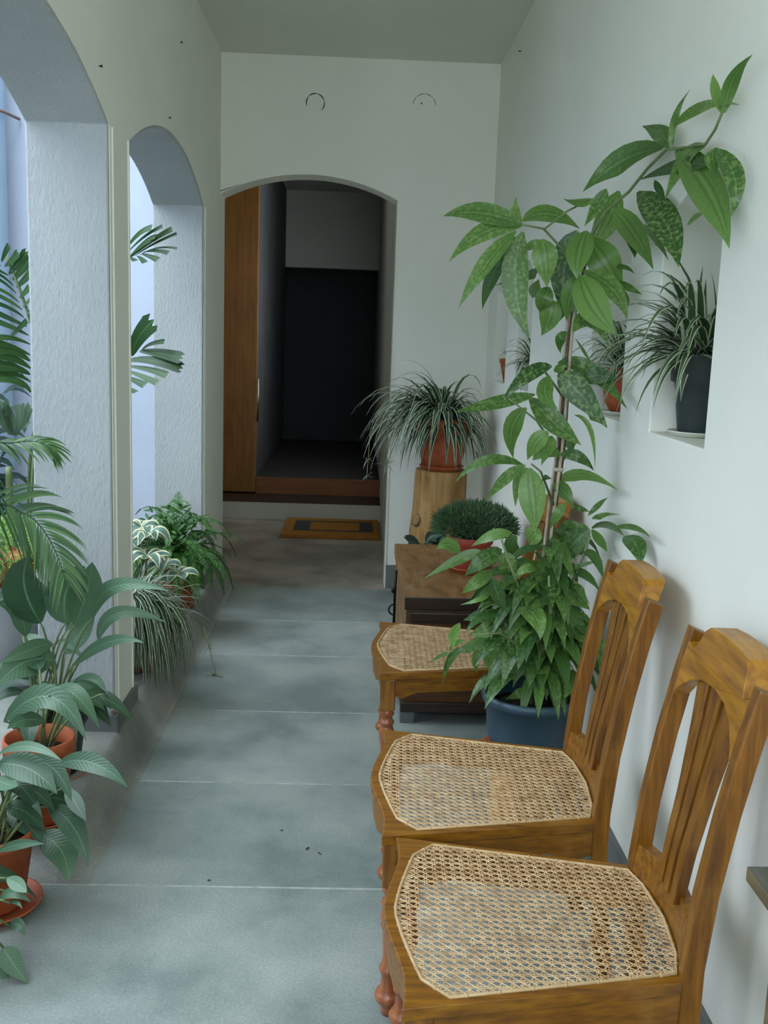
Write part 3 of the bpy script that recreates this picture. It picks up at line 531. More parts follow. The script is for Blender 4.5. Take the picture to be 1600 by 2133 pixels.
def make_chair(name, label, loc, rz, vs_):
    T = thing(name, label, 'chair', loc, rz, 'cane-seated wooden chairs along the right wall'); T.scale = (1, vs_, 1)
    # seat frame
    bm = bmesh.new(); pierced(bm, seat_out, [cane], lambda u, v: (u, v, ZS), lambda u, v: (u, v, ZS - 0.022)); normals(bm)
    sf = link('seat_frame', bm, M['chair'], T, bevel=0.003)
    # caning
    bm = bmesh.new(); p = 0.0182; w = 0.00100; rng = random.Random(3); zc = ZS - 0.003
    def strand(a, b, z, amp, wd, ph):
        a, b = Vector((*a, z)), Vector((*b, z)); d = b - a; L = d.length
        if L < 0.012: return
        n = max(2, int(L / (p * 0.5))); s = Vector((-d.y, d.x, 0)).normalized(); prev = None
        wob = rng.uniform(-0.0006, 0.0006)
        for i in range(n + 1):
            q = a + d * (i / n) + Vector((0, 0, amp * sin(pi * i + ph))) + s * wob * sin(i * 0.9)
            cur = (bm.verts.new(q - s * wd), bm.verts.new(q + Vector((0, 0, wd * 0.7))), bm.verts.new(q + s * wd))
            if prev:
                bm.faces.new((prev[0], prev[1], cur[1], cur[0])); bm.faces.new((prev[1], prev[2], cur[2], cur[1]))
            prev = cur
    def run(o, d, z, amp, wd):
        r = inter(cane, o, d)
        if r: strand((o[0] + d[0] * r[0], o[1] + d[1] * r[0]), (o[0] + d[0] * r[1], o[1] + d[1] * r[1]), z, amp, wd, rng.choice((0, pi)))
    for k in range(-18, 19):
        for e in (-0.0023, 0.0023): run((0.2, k * p + e), (1, 0), zc + 0.0008, 0.0009, w)
    for k in range(-2, 31):
        for e in (-0.0023, 0.0023): run((k * p + e, 0), (0, 1), zc, 0.0009, w)
    q = sqrt(0.5)
    for k in range(-20, 50):
        run((k * p + p / 2, 0), (q, q), zc + 0.0022, 0.0012, w * 1.05); run((k * p + p / 2, 0), (q, -q), zc + 0.003, 0.0012, w * 1.05)
    for i in range(len(cane)):     # crossed ends at the drilled edge
        a, b = Vector(cane[i]), Vector(cane[(i + 1) % len(cane)]); nrm = Vector((-(b - a).y, (b - a).x)).normalized(); c = Vector((0.24, 0))
        if (c - a).dot(nrm) < 0: nrm = -nrm
        n = max(1, int((b - a).length / 0.0125))
        for j in range(n):
            e = a + (b - a) * ((j + 0.5) / n); f_ = e + nrm * 0.016 + (b - a).normalized() * 0.008
            strand(tuple(e), tuple(f_), zc + 0.003, 0, w, 0)
            f_ = e + nrm * 0.016 - (b - a).normalized() * 0.008; strand(tuple(e), tuple(f_), zc + 0.002, 0, w, 0)
    cn = link('cane_panel', bm, M['cane'], sf); cn['label'] = 'pale woven cane panel'
    bm = bmesh.new(); cl = cane + [cane[0]]; pts = []
    for i in range(len(cane)):
        pts.append(Vector((*cane[i], ZS + 0.001)))
    pts.append(pts[0].copy()); tube(bm, pts, 0.0031, 8, False)
    for i in range(len(cane)):
        a, b = Vector(cane[i]), Vector(cane[(i + 1) % len(cane)]); n = max(1, int((b - a).length / 0.05)); d = (b - a).normalized()
        for j in range(n):
            e = a + (b - a) * ((j + 0.5) / n); tube(bm, [Vector((*(e - d * 0.0016), ZS + 0.001)), Vector((*(e + d * 0.0016), ZS + 0.001))], 0.0042, 8)
    cb = link('cane_binding', bm, M['cane_rim'], sf, True)
    # aprons
    def inset(l, d): return [(u + d, v * 0.985) for u, v in l]
    bm = bmesh.new(); fr = front; 
    for i in range(len(fr) - 1):
        (u0, v0), (u1, v1) = fr[i], fr[i + 1]
        def drop(v): return 0.355 + 0.012 * cos(v / 0.284 * pi * 3) + (0.0 if abs(v) < 0.24 else -0.01)
        vsx = []
        for (u, v) in ((u0, v0), (u1, v1)):
            v_ = v * 0.95
            vsx.append([bm.verts.new((u + 0.005, v_, ZS - 0.021)), bm.verts.new((u + 0.006, v_, drop(v))), bm.verts.new((u + 0.026, v_, drop(v))), bm.verts.new((u + 0.026, v_, ZS - 0.021))])
        for k in range(4): bm.faces.new((vsx[0][k], vsx[0][(k + 1) % 4], vsx[1][(k + 1) % 4], vsx[1][k]))
        if i == 0: bm.faces.new(vsx[0])
        if i == len(fr) - 2: bm.faces.new(vsx[1][::-1])
    normals(bm); link('front_rail', bm, M['chair'], T)
    for s in (1, -1):
        bm = bmesh.new()
        prism(bm, [(0.03, ZS - 0.021), (0.03, 0.36), (0.075, 0.345), (0.12, 0.362), (0.36, 0.362), (0.42, 0.342), (0.475, 0.355), (0.475, ZS - 0.021)],
              lambda u, z: (u, s * (0.280 - 0.193 * u), z), lambda u, z: (u, s * (0.260 - 0.193 * u), z))
        normals(bm); link('side_rail', bm, M['chair'], T, bevel=0.002)
    # turned front legs
    prof = [(0.0155, 0.0), (0.0165, 0.012), (0.0150, 0.022), (0.022, 0.026), (0.030, 0.036), (0.0315, 0.044), (0.028, 0.053), (0.0205, 0.058), (0.0215, 0.063), (0.0195, 0.067), (0.0185, 0.075),
            (0.0185, 0.098), (0.0225, 0.102), (0.0235, 0.107), (0.0225, 0.112), (0.0185, 0.117), (0.0165, 0.14), (0.0185, 0.19), (0.0205, 0.205), (0.0235, 0.209), (0.0215, 0.214), (0.0235, 0.219), (0.0245, 0.232), (0.020, 0.247), (0.0175, 0.252),
            (0.022, 0.256), (0.0235, 0.261), (0.022, 0.267), (0.0175, 0.271), (0.017, 0.282), (0.0215, 0.287), (0.0225, 0.291), (0.0205, 0.296), (0.022, 0.306)]
    for s in (1, -1):
        cx, cy = 0.029, s * 0.250
        bm = bmesh.new(); lathe(bm, prof, (cx, cy, 0), 28); lg = None
        lg = link('front_leg', bm, M['turned'], T, True)
        bm = bmesh.new(); box(bm, cx - 0.0235, cx + 0.0235, cy - 0.0235, cy + 0.0235, 0.305, ZS - 0.021); link('leg_block', bm, M['chair_z'], lg, bevel=0.004)
    # back stiles run down as the rear legs
    path = [(0.520, 0.0), (0.500, 0.12), (0.484, 0.26), (0.478, 0.36), (0.478, 0.45), (0.490, 0.58), (0.512, 0.72), (0.536, 0.84), (0.556, 0.925)]
    for s in (1, -1):
        bm = bmesh.new(); rings = []
        for i, (u, z) in enumerate(path):
            d = 0.0175 if i < len(path) - 1 else 0.0165
            zz = (0, 0) if i < len(path) - 1 else (0.006, -0.008)
            v0, v1 = (0.163, 0.195)
            rings.append([bm.verts.new((u - d, s * v0, z + zz[0])), bm.verts.new((u - d, s * v1, z + zz[0])), bm.verts.new((u + d, s * v1, z + zz[1])), bm.verts.new((u + d, s * v0, z + zz[1]))])
        for a, b in zip(rings, rings[1:]):
            for k in range(4): bm.faces.new((a[k], a[(k + 1) % 4], b[(k + 1) % 4], b[k]))
        bm.faces.new(rings[0]); bm.faces.new(rings[-1][::-1]); normals(bm)
        link('back_stile', bm, M['chair_z'], T, bevel=0.003)
    def ub(z):
        for (u0, z0), (u1, z1) in zip(path, path[1:]):
            if z0 <= z <= z1: return u0 + (u1 - u0) * (z - z0) / (z1 - z0)
        return path[-1][0] + (z - 0.925) * 0.25
    # crest rail
    half = [(0.1635, 0.800), (0.1635, 0.905), (0.150, 0.900), (0.136, 0.898), (0.124, 0.912), (0.112, 0.940), (0.096, 0.951), (0.05, 0.954), (0.0, 0.955)]
    bot = [(0.0, 0.868), (0.06, 0.862), (0.11, 0.846), (0.145, 0.822)]
    top = half + [(-v, z) for v, z in half[-2::-1]]; bt = [(-v, z) for v, z in bot[::-1]] + bot[1:]
    bm = bmesh.new()
    def cu(v, z, e): return (ub(z) + e + 0.012 * (1 - (v / 0.196) ** 2) , v, z)
    prism(bm, top + bt, lambda v, z: cu(v, z, -0.021), lambda v, z: cu(v, z, 0.012 + 0.016 * max(0, (z - 0.86) / 0.09) * (abs(v) < 0.13)))
    normals(bm); cr = link('crest_rail', bm, M['crest'], T, bevel=0.006)
    # curved lower rail
    bm = bmesh.new(); rows = []
    for i in range(13):
        v = -0.165 + 0.33 * i / 12; bow = 0.024 * (1 - (v / 0.165) ** 2); tp = 0.502 - 0.012 * (v / 0.165) ** 2
        rows.append([bm.verts.new((0.462 + bow, v, 0.432)), bm.verts.new((0.470 + bow, v, tp)), bm.verts.new((0.500 + bow * 0.6, v, tp)), bm.verts.new((0.494 + bow * 0.6, v, 0.432))])
    for a, b in zip(rows, rows[1:]):
        for k in range(4): bm.faces.new((a[k], a[(k + 1) % 4], b[(k + 1) % 4], b[k]))
    bm.faces.new(rows[0]); bm.faces.new(rows[-1][::-1]); normals(bm); link('lower_back_rail', bm, M['chair'], T, bevel=0.002)
    # three flaring slats
    for c in (-1, 0, 1):
        bm = bmesh.new(); rows = []
        for i in range(13):
            t_ = i / 12; z = 0.486 + 0.392 * t_; e = t_ ** 2.2
            vc = c * (0.039 + 0.038 * e); hw = 0.0135 + 0.0155 * e
            u = 0.489 + (ub(z) - 0.482) * 1.0 + 0.006 * sin(pi * t_); th = 0.0105
            rows.append([bm.verts.new((u - th, vc - hw, z)), bm.verts.new((u - th, vc + hw, z)), bm.verts.new((u + th, vc + hw, z)), bm.verts.new((u + th, vc - hw, z))])
        for a, b in zip(rows, rows[1:]):
            for k in range(4): bm.faces.new((a[k], a[(k + 1) % 4], b[(k + 1) % 4], b[k]))
        bm.faces.new(rows[0]); bm.faces.new(rows[-1][::-1]); normals(bm); link('slat', bm, M['chair_z'], T, bevel=0.0015)
    return T
c1 = make_chair('cane_chair', 'varnished wooden chair with woven cane seat, nearest of the three', (0.107, 1.670, 0), radians(-1.3), 0.96)
def copy_tree(o, parent=None):
    c = o.copy(); COL.objects.link(c); c.parent = parent
    for ch in list(o.children): copy_tree(ch, c)
    return c
for loc, rz, sy, lab in (((0.092, 2.2335, 0), radians(-1.8), 1.02, 'middle cane-seated wooden chair, its back just right of the dark blue pot'),
                         ((0.109, 3.2565, 0), radians(-1.3), 1.02, 'farthest cane-seated wooden chair, half hidden by the speckled plant')):
    c = copy_tree(c1); c.location = loc; c.rotation_euler = (0, 0, rz); c.scale = (1, sy, 1); c['label'] = lab
# side table corner at the right edge of the frame
t = thing('side_table', 'dark wooden table top whose corner shows at the right edge beside the nearest chair', 'table', (0.632, 0.75, 0))
bm = bmesh.new(); box(bm, -0.104, 0.095, -0.45, 0.45, 0.768, 0.789); 
for f in bm.faces:
    f.material_index = 0 if abs(f.normal.z) > 0.5 else 1
bm.faces.ensure_lookup_table(); bm.normal_update()
for f in bm.faces: f.material_index = 0 if f.normal.z > 0.5 else 1
link('table_top', bm, [M['table'], M['table_edge']], t, bevel=0.003)
for x in (-0.075, 0.07):
    for y in (-0.41, 0.36):
        bm = bmesh.new(); box(bm, x - 0.018, x + 0.018, y - 0.018, y + 0.018, 0, 0.768); link('leg', bm, M['table_edge'], t)
# ------------------------------------------------------------------ chest
t = thing('wooden_chest', 'old brown wooden chest with iron hasp, behind the farthest chair', 'chest', (0.21, 3.64, 0))
bm = bmesh.new(); box(bm, 0.008, 0.482, 0.02, 0.965, 0.062, 0.445)
bm.normal_update()
for f in bm.faces: f.material_index = 1 if abs(f.normal.y) > 0.5 else 0
link('body', bm, [M['chest'], M['chest_x']], t, bevel=0.004)
bm = bmesh.new(); box(bm, 0.0, 0.49, 0.008, 0.985, 0.447, 0.5); bm.normal_update()
for f in bm.faces: f.material_index = 1 if abs(f.normal.y) > 0.5 else 0
lid = link('lid', bm, [M['chest'], M['chest_dark']], t, bevel=0.006)
bm = bmesh.new(); box(bm, 0.022, 0.47, 0.0, 0.012, 0.400, 0.442); link('end_batten', bm, M['chest_dark'], t, bevel=0.006)
bm = bmesh.new(); box(bm, 0.0, 0.49, 0.008, 0.977, 0.045, 0.085); link('base_moulding', bm, M['chest_dark'], t, bevel=0.004)
for x in (0.0, 0.43):
    for y in (0.012, 0.90):
        bm = bmesh.new(); box(bm, x, x + 0.055, y, y + 0.055, 0, 0.047); link('foot', bm, M['cement'] if y < 0.5 else M['chest_dark'], t, bevel=0.003)
bm = bmesh.new(); tube(bm, [(-0.006, 0.60, 0.46), (-0.008, 0.60, 0.36), (-0.008, 0.60, 0.22)], 0.006, 8)
tube(bm, [(-0.008, 0.60, 0.38), (-0.016, 0.60, 0.375), (-0.014, 0.60, 0.362)], 0.009, 8)
hs = link('hasp', bm, M['iron'], t, True); hs['label'] = 'black iron hasp strap'
bm = bmesh.new(); tube(bm, [(-0.008 - 0.024 * sin(a), 0.60, 0.285 + 0.024 * cos(a)) for a in [pi * i / 14 for i in range(15)]], 0.0038, 8); link('hasp_ring', bm, M['iron'], hs, True)
# ------------------------------------------------------------------ logs
def log_mesh(r0, r1, h, seed, flare=0.0, n=56, m=30):
    bm = bmesh.new()
    def j(a, z):
        return 1 + 0.05 * noise.noise(Vector((cos(a) * 1.3 + seed, sin(a) * 1.3, z * 1.4))) + 0.035 * noise.noise(Vector((cos(a) * 5 + seed, sin(a) * 5, z * 2.0))) + 0.012 * noise.noise(Vector((cos(a) * 14, sin(a) * 14 + seed, z * 4)))
    prof = [(r0 + (r1 - r0) * (i / m) + flare * math.exp(-((i / m - 0.55) / 0.12) ** 2), h * i / m) for i in range(m + 1)]
    lathe(bm, prof, (0, 0, 0), n, (True, False), j)
    top = [v for v in bm.verts if abs(v.co.z - h) < 1e-5]; top.sort(key=lambda v: atan2(v.co.y, v.co.x))
    ins = [bm.verts.new((v.co.x * 0.96, v.co.y * 0.96, h + 0.004)) for v in top]
    for i in range(len(top)): bm.faces.new((top[i], top[(i + 1) % n], ins[(i + 1) % n], ins[i]))
    bm.faces.new(ins).material_index = 1; normals(bm); return bm
t = thing('log_stump', 'tall peeled log stump in the corner by the doorway, carrying the big spider plant', 'stump', (0.474, 5.33, 0))
link('log', log_mesh(0.150, 0.138, 0.762, 2.0, 0.012), [M['log'], M['log_top']], t, True)
bm = bmesh.new(); lathe(bm, [(0.002, -0.006), (0.028, -0.004), (0.034, 0.004), (0.02, 0.012), (0.002, 0.014)], (0, 0, 0), 16)
o = link('knot', bm, M['log_top'], t, True); o.location = (-0.125, -0.08, 0.50); o.rotation_euler = (radians(70), 0, radians(-58))
t = thing('log_stump', 'short pale log stump under the dark blue pot, mostly hidden behind the middle chair', 'stump', (0.535, 2.77, 0))
link('log', log_mesh(0.10, 0.10, 0.262, 5.0), [M['log'], M['log_top']], t, True)
# ------------------------------------------------------------------ speckled dracaena in the dark blue pot
random.seed(11)
PX, PY = 0.535, 2.77
t = thing('gold_dust_plant', 'tall speckled-leaf plant in a dark blue pot, leaning up along the right wall', 'potted plant', (PX, PY, 0.278))
def rel(o_, t_):   # foliage is built in world coordinates
    o_.location = -Vector(t_.location); return o_
bm = bmesh.new(); lathe(bm, [(0.098, 0), (0.104, 0.004), (0.121, 0.06), (0.1265, 0.148), (0.138, 0.152), (0.142, 0.164), (0.138, 0.176), (0.131, 0.178), (0.124, 0.172), (0.121, 0.145), (0.11, 0.08)], (0, 0, 0), 48, (True, False)); normals(bm)
link('pot', bm, M['blue_pot'], t, True)
bm = bmesh.new(); lathe(bm, [(0.120, 0.132), (0.08, 0.138), (0.03, 0.136), (0.002, 0.138)], (0, 0, 0), 32); link('soil', bm, M['soil'], t, True)
sc_ = saucer((PX - 0.005, PY, 0.264), 0.135, 0.016, M['terra'], 'terracotta saucer under the dark blue pot')
bm = bmesh.new()
main = [(0.545, 2.77, 0.41), (0.552, 2.78, 0.7), (0.57, 2.8, 0.984), (0.579, 2.8, 1.165), (0.586, 2.8, 1.47), (0.592, 2.79, 1.574), (0.605, 2.78, 1.7)]
for q_, (dx, dy, tp) in enumerate(((0, 0, 7), (0.011, 0.004, 7), (0.0055, -0.009, 6), (-0.007, 0.007, 6))):
    if q_ == 2: rel(link('cane_stems', bm, M['brown_stem'], t, True), t); bm = bmesh.new()
    tube(bm, [(p[0] + dx * (1 + 0.4 * sin(i * 2 + dx * 200)), p[1] + dy, p[2]) for i, p in enumerate(main[:tp])], 0.0045, 8)
for z in (1.56, 1.36, 1.1):
    i = 0; x = 0.588 if z > 1.5 else (0.585 if z > 1.3 else 0.577); lathe(bm, [(0.013, z - 0.005), (0.015, z), (0.013, z + 0.005)], (x + 0.004, 2.797, 0), 12)
rel(link('support_canes', bm, M['stake'], t, True), t)
bm = bmesh.new()
tube(bm, [(0.605, 2.78, 1.7), (0.652, 2.76, 1.799), (0.702, 2.72, 1.845), (0.701, 2.55, 1.878), (0.699, 2.4, 1.895), (0.693, 2.2, 1.866), (0.7, 2.13, 1.859), (0.7, 2.08, 1.877), (0.697, 2.03, 1.907)], [0.005, 0.0045, 0.004, 0.004, 0.0035, 0.003, 0.003, 0.0028, 0.0025], 8)
tube(bm, [(0.602, 2.78, 1.62), (0.54, 2.75, 1.70), (0.486, 2.73, 1.745), (0.424, 2.70, 1.75)], [0.004, 0.0035, 0.003, 0.0025], 8)
tube(bm, [(0.486, 2.73, 1.742), (0.542, 2.72, 1.79), (0.603, 2.72, 1.823)], 0.0028, 6)
tube(bm, [(0.575, 2.8, 1.15), (0.50, 2.74, 1.24), (0.411, 2.68, 1.301)], [0.004, 0.003, 0.0025], 8)
tube(bm, [(0.583, 2.8, 1.30), (0.52, 2.76, 1.37), (0.467, 2.72, 1.385)], [0.004, 0.003, 0.0025], 8)
tube(bm, [(0.572, 2.79, 1.0), (0.52, 2.74, 1.10), (0.486, 2.70, 1.125)], [0.004, 0.003, 0.0025], 8)
tube(bm, [(0.555, 2.78, 0.62), (0.64, 2.74, 0.82), (0.66, 2.70, 0.93)], [0.005, 0.004, 0.003], 8)
tube(bm, [(0.55, 2.77, 0.58), (0.47, 2.70, 0.78), (0.41, 2.66, 0.92)], [0.005, 0.004, 0.003], 8)
tube(bm, [(0.55, 2.77, 0.5), (0.47, 2.70, 0.62), (0.42, 2.66, 0.66), (0.34, 2.64, 0.66)], [0.005, 0.004, 0.003, 0.002], 8)
tube(bm, [(0.55, 2.76, 0.5), (0.56, 2.68, 0.7), (0.54, 2.64, 0.83)], [0.005, 0.004, 0.003], 8)
rel(link('branches', bm, M['green_stem'], t, True), t)
bm = nb()
fromdata(bm, 'gold', wf=1.2, fold=0.16, cross=4, jit=0.22)
for i in range(330):       # inner leaves of the bush
    a = random.uniform(0, 2 * pi); r = random.uniform(0.0, 0.13); z = random.uniform(0.50, 0.93)
    c = Vector((0.565 + r * cos(a), 2.80 + r * sin(a) * 0.8, z)); L = random.uniform(0.09, 0.15); el = random.uniform(-0.9, 0.4)
    d = Vector((cos(a) * cos(el), sin(a) * cos(el), sin(el)))
    b = c + d * L + Vector((0, 0, -0.03)); m_ = c + d * L * 0.55 + Vector((0, 0, 0.008))
    if (z > 0.80 and c.x < 0.56) or b.x > 0.725 or b.y > 2.93 or (b.y < 2.58): continue
    leaf(bm, c, m_, b, random.uniform(0.03, 0.048), Vector((cos(a) * 0.4, sin(a) * 0.4 - 0.3, 0.8)).normalized(), 0.2, 8, rnd=(random.random() * 0.6, random.random() * 0.7))
rel(link('foliage', bm, M['gold'], t), t)

# ------------------------------------------------------------------ spider plants
def spider_foliage(c, n, L, w, seed, lim, el=(0.25, 1.35), g=(0.22, 0.42), azr=(0, 2 * pi), bm=None):
    random.seed(seed); bm = bm or nb(); k = 0; tries = 0
    while k < n and tries < n * 12:
        tries += 1
        a = random.uniform(*azr); e = random.uniform(*el); l_ = random.uniform(L[0], L[1]); gg = random.uniform(*g)
        p = Vector(c) + Vector((random.uniform(-0.03, 0.03), random.uniform(-0.03, 0.03), random.uniform(-0.01, 0.01)))
        if blade(bm, p, a, e, l_, random.uniform(w[0], w[1]), gg, n=9, lim=lim): k += 1
    return bm
def baby(bm, c, n, L, w, seed):
    random.seed(seed)
    for i in range(n): blade(bm, c, random.uniform(0, 2 * pi), random.uniform(-0.6, 1.0), random.uniform(0.6, 1) * L, w, 0.25, n=6)
# big one on the stump
SX, SY = 0.474, 5.30
t = thing('spider_plant', 'large striped spider plant in a round terracotta pot on the tall log stump', 'potted plant', (SX, SY, 0.790))
bm = bmesh.new(); lathe(bm, [(0.098, 0), (0.104, 0.004), (0.124, 0.10), (0.144, 0.20), (0.147, 0.235), (0.145, 0.25), (0.135, 0.25), (0.130, 0.20)], (0, 0, 0), 40, (True, False)); normals(bm); link('pot', bm, M['terra'], t, True)
bm = bmesh.new(); lathe(bm, [(0.128, 0.215), (0.06, 0.225), (0.002, 0.226)], (0, 0, 0), 24); link('soil', bm, M['soil'], t, True)
lim = lambda q: q.x < 0.725 and q.y < 5.73
bm = spider_foliage((SX, SY, 1.02), 190, (0.28, 0.50), (0.025, 0.036), 5, lim, (0.15, 1.4), (0.26, 0.5))
bm = spider_foliage((SX - 0.03, SY - 0.02, 1.03), 80, (0.36, 0.56), (0.023, 0.031), 6, lim, (0.35, 1.1), (0.24, 0.40), (2.2, 4.4), bm)
baby(bm, (0.175, 5.15, 0.80), 10, 0.09, 0.008, 1); baby(bm, (0.08, 5.18, 0.74), 7, 0.06, 0.007, 2); baby(bm, (0.076, 5.18, 0.82), 7, 0.06, 0.007, 3); baby(bm, (0.655, 5.2, 0.86), 8, 0.07, 0.007, 4)
rel(link('foliage', bm, M['spider_g'], t), t)
bm = bmesh.new()
tube(bm, [(0.40, 5.27, 1.04), (0.20, 5.2, 1.08), (0.09, 5.18, 0.98), (0.078, 5.18, 0.72)], 0.002, 6); tube(bm, [(0.42, 5.25, 1.04), (0.25, 5.18, 1.0), (0.18, 5.15, 0.81)], 0.002, 6)
rel(link('runners', bm, M['green_stem'], t), t)
saucer((SX, SY, 0.768), 0.118, 0.024, M['terra_plastic'], 'orange saucer on top of the tall log stump')
# niche plants
def niche_plant(name, label, x, y, z, r0, r1, h, mat, n, L, w, seed, lim, pl=None, prof=None):
    t = thing(name, label, 'potted plant', (x, y, z), 0, 'plants standing in the wall niches')
    if prof:
        bm = bmesh.new(); lathe(bm, prof, (0, 0, 0), 36, (True, False)); normals(bm); link('pot', bm, mat, t, True)
        bm = bmesh.new(); lathe(bm, [(r1 * 0.9, h * 0.9), (0.002, h * 0.92)], (0, 0, 0), 20); link('soil', bm, M['soil'], t, True)
    else: add_pot(t, r0, r1, h, 0.02, 0.004, mat)
    bm = spider_foliage((x, y, z + h * 0.93), n, L, w, seed, lim, (0.3, 1.45), (0.2, 0.4))
    rel(link('foliage', bm, M['spider'], t), t); return t, bm
def nlim(y0, y1):
    def f(q):
        if q.x > 0.742: return q.x < 0.905 and y0 + 0.02 < q.y < y1 - 0.02 and q.z < 1.74 and q.z > 1.25
        return y0 - 0.35 < q.y < y1 + 0.30
    return f
N4 = (0.83, 2.405, 1.249)
t = thing('spider_plant', 'spider plant in a tall dark green pot, in the nearest niche of the wall', 'potted plant', N4, 0, 'plants standing in the wall niches')
bm = bmesh.new(); lathe(bm, [(0.046, 0), (0.048, 0.003), (0.063, 0.118), (0.072, 0.121), (0.077, 0.176), (0.083, 0.179), (0.084, 0.184), (0.076, 0.185), (0.070, 0.15)], (0, 0, 0), 40, (True, False)); normals(bm); link('pot', bm, M['niche_pot'], t, True)
bm = bmesh.new(); lathe(bm, [(0.066, 0.165), (0.03, 0.172), (0.002, 0.172)], (0, 0, 0), 24); link('soil', bm, M['soil'], t, True)
lim4 = nlim(2.106, 2.508)
bm = spider_foliage((0.82, 2.40, 1.425), 40, (0.22, 0.36), (0.020, 0.030), 21, lim4, (0.25, 1.45), (0.16, 0.36), (1.2, 5.2))
bm = spider_foliage((0.82, 2.40, 1.425), 32, (0.20, 0.34), (0.016, 0.024), 22, lim4, (0.3, 1.2), (0.2, 0.4), (2.3, 4.2), bm)
bm = spider_foliage((0.83, 2.40, 1.425), 26, (0.12, 0.24), (0.016, 0.026), 23, lim4, (0.5, 1.5), (0.1, 0.3), (0, 6.28), bm)
leaf(bm, (0.81, 2.38, 1.44), (0.775, 2.36, 1.40), (0.765, 2.35, 1.325), 0.02, None, 0.2)
rel(link('foliage', bm, M['spider'], t), t)
saucer((0.83, 2.405, 1.241), 0.072, 0.012, M['white_saucer'], 'white saucer under the dark green pot in the nearest niche')
lim3 = nlim(2.798, 3.199)
niche_plant('spider_plant', 'spider plant in a bulging terracotta pot, in the second niche from the camera', 0.83, 3.06, 1.249, 0.05, 0.07, 0.13, M['terra'], 60, (0.14, 0.28), (0.013, 0.019), 31, lim3,
            prof=[(0.045, 0), (0.05, 0.003), (0.068, 0.035), (0.073, 0.065), (0.066, 0.095), (0.056, 0.108), (0.064, 0.128), (0.062, 0.132), (0.052, 0.125)])
saucer((0.83, 3.06, 1.241), 0.078, 0.012, M['white_saucer'], 'white saucer under the terracotta pot in the second niche')
lim2 = nlim(4.322, 4.693)
niche_plant('spider_plant', 'small spider plant in a pale grey pot, in the third niche behind the tall plant', 0.82, 4.50, 1.241, 0.05, 0.068, 0.11, M['grey_pot'], 80, (0.13, 0.25), (0.014, 0.02), 41, lim2)
lim1 = nlim(5.016, 5.423)
niche_plant('spider_plant', 'terracotta pot just showing in the farthest niche near the corner', 0.81, 5.20, 1.241, 0.045, 0.066, 0.12, M['terra'], 14, (0.08, 0.12), (0.008, 0.012), 51, lambda q: 5.05 < q.y < 5.4 and 0.7 < q.x < 0.9)

# ------------------------------------------------------------------ bushy plant on the chest
BX, BY = 0.505, 4.10
t = thing('bushy_plant', 'dense dome of fine dark green needles in a red clay pot on the chest', 'potted plant', (BX, BY, 0.512))
bm = bmesh.new(); lathe(bm, [(0.060, 0), (0.064, 0.003), (0.083, 0.105), (0.090, 0.108), (0.094, 0.136), (0.090, 0.138), (0.082, 0.12)], (0, 0, 0), 36, (True, False)); normals(bm); link('pot', bm, M['terra_red'], t, True)
bm = bmesh.new(); lathe(bm, [(0.082, 0.122), (0.002, 0.126)], (0, 0, 0), 20); link('soil', bm, M['soil'], t, True)
random.seed(8); bm = nb()
for i in range(3400):
    a = random.uniform(0, 2 * pi); ph = math.acos(random.uniform(-0.25, 1)); rr = random.uniform(0.72, 1.0)
    d = Vector((sin(ph) * cos(a), sin(ph) * sin(a), cos(ph)))
    c = Vector((0.012, 0, 0.172)) + Vector((d.x * 0.170 * rr, d.y * 0.15 * rr, d.z * 0.092 * rr))
    e = (d + Vector((random.uniform(-.7, .7), random.uniform(-.7, .7), random.uniform(-.2, .9)))).normalized() * random.uniform(0.022, 0.042)
    leaf(bm, c, c + e * 0.5 + Vector((0, 0, 0.002)), c + e, 0.0056, Vector((0, -0.6, 0.8)), 0.1, 2, cross=2, rnd=(random.random(), 0))
for i in range(160):
    a = random.uniform(0, 2 * pi); r = random.uniform(0, 0.06); q = Vector((r * cos(a), r * sin(a), 0.12)); e = Vector((cos(a) * random.uniform(0.02, 0.10), sin(a) * random.uniform(0.02, 0.10), random.uniform(0.03, 0.10)))
    leaf(bm, q, q + e * 0.5, q + e, 0.006, Vector((0, -0.6, 0.8)), 0.1, 3, cross=2, rnd=(0.1, 0))
link('foliage', bm, M['needle'], t)
saucer((BX, BY, 0.501), 0.098, 0.022, M['terra_plastic'], 'orange saucer on the chest lid under the red clay pot')
t = thing('leafy_plant', 'small plant with dark blue-green leaves just behind the far end of the chest', 'potted plant', (0.36, 4.83, 0))
add_pot(t, 0.06, 0.085, 0.17, 0.03, 0.006, M['black_pot'])
random.seed(3); bm = nb()
for i in range(46):
    a = random.uniform(0, 2 * pi); e = random.uniform(0.3, 1.4); r = random.uniform(0.05, 0.16); c = Vector((0.3 * r * cos(a), 0.3 * r * sin(a), random.uniform(0.30, 0.47)))
    b = c + Vector((cos(a) * 0.09, sin(a) * 0.07, random.uniform(-0.02, 0.06)))
    leaf(bm, c, (c + b) / 2 + Vector((0, 0, 0.012)), b, 0.045, Vector((0.1, -0.5, 0.8)), 0.15, 7)
link('foliage', bm, M['darkleaf'], t)
bm = bmesh.new()
for i in range(8):
    a = i * 0.8; tube(bm, [(0.02 * cos(a), 0.02 * sin(a), 0.14), (0.04 * cos(a), 0.04 * sin(a), 0.45)], 0.003, 6)
link('stems', bm, M['green_stem'], t)

# ------------------------------------------------------------------ plants along the arcade side
KZ = 0.13
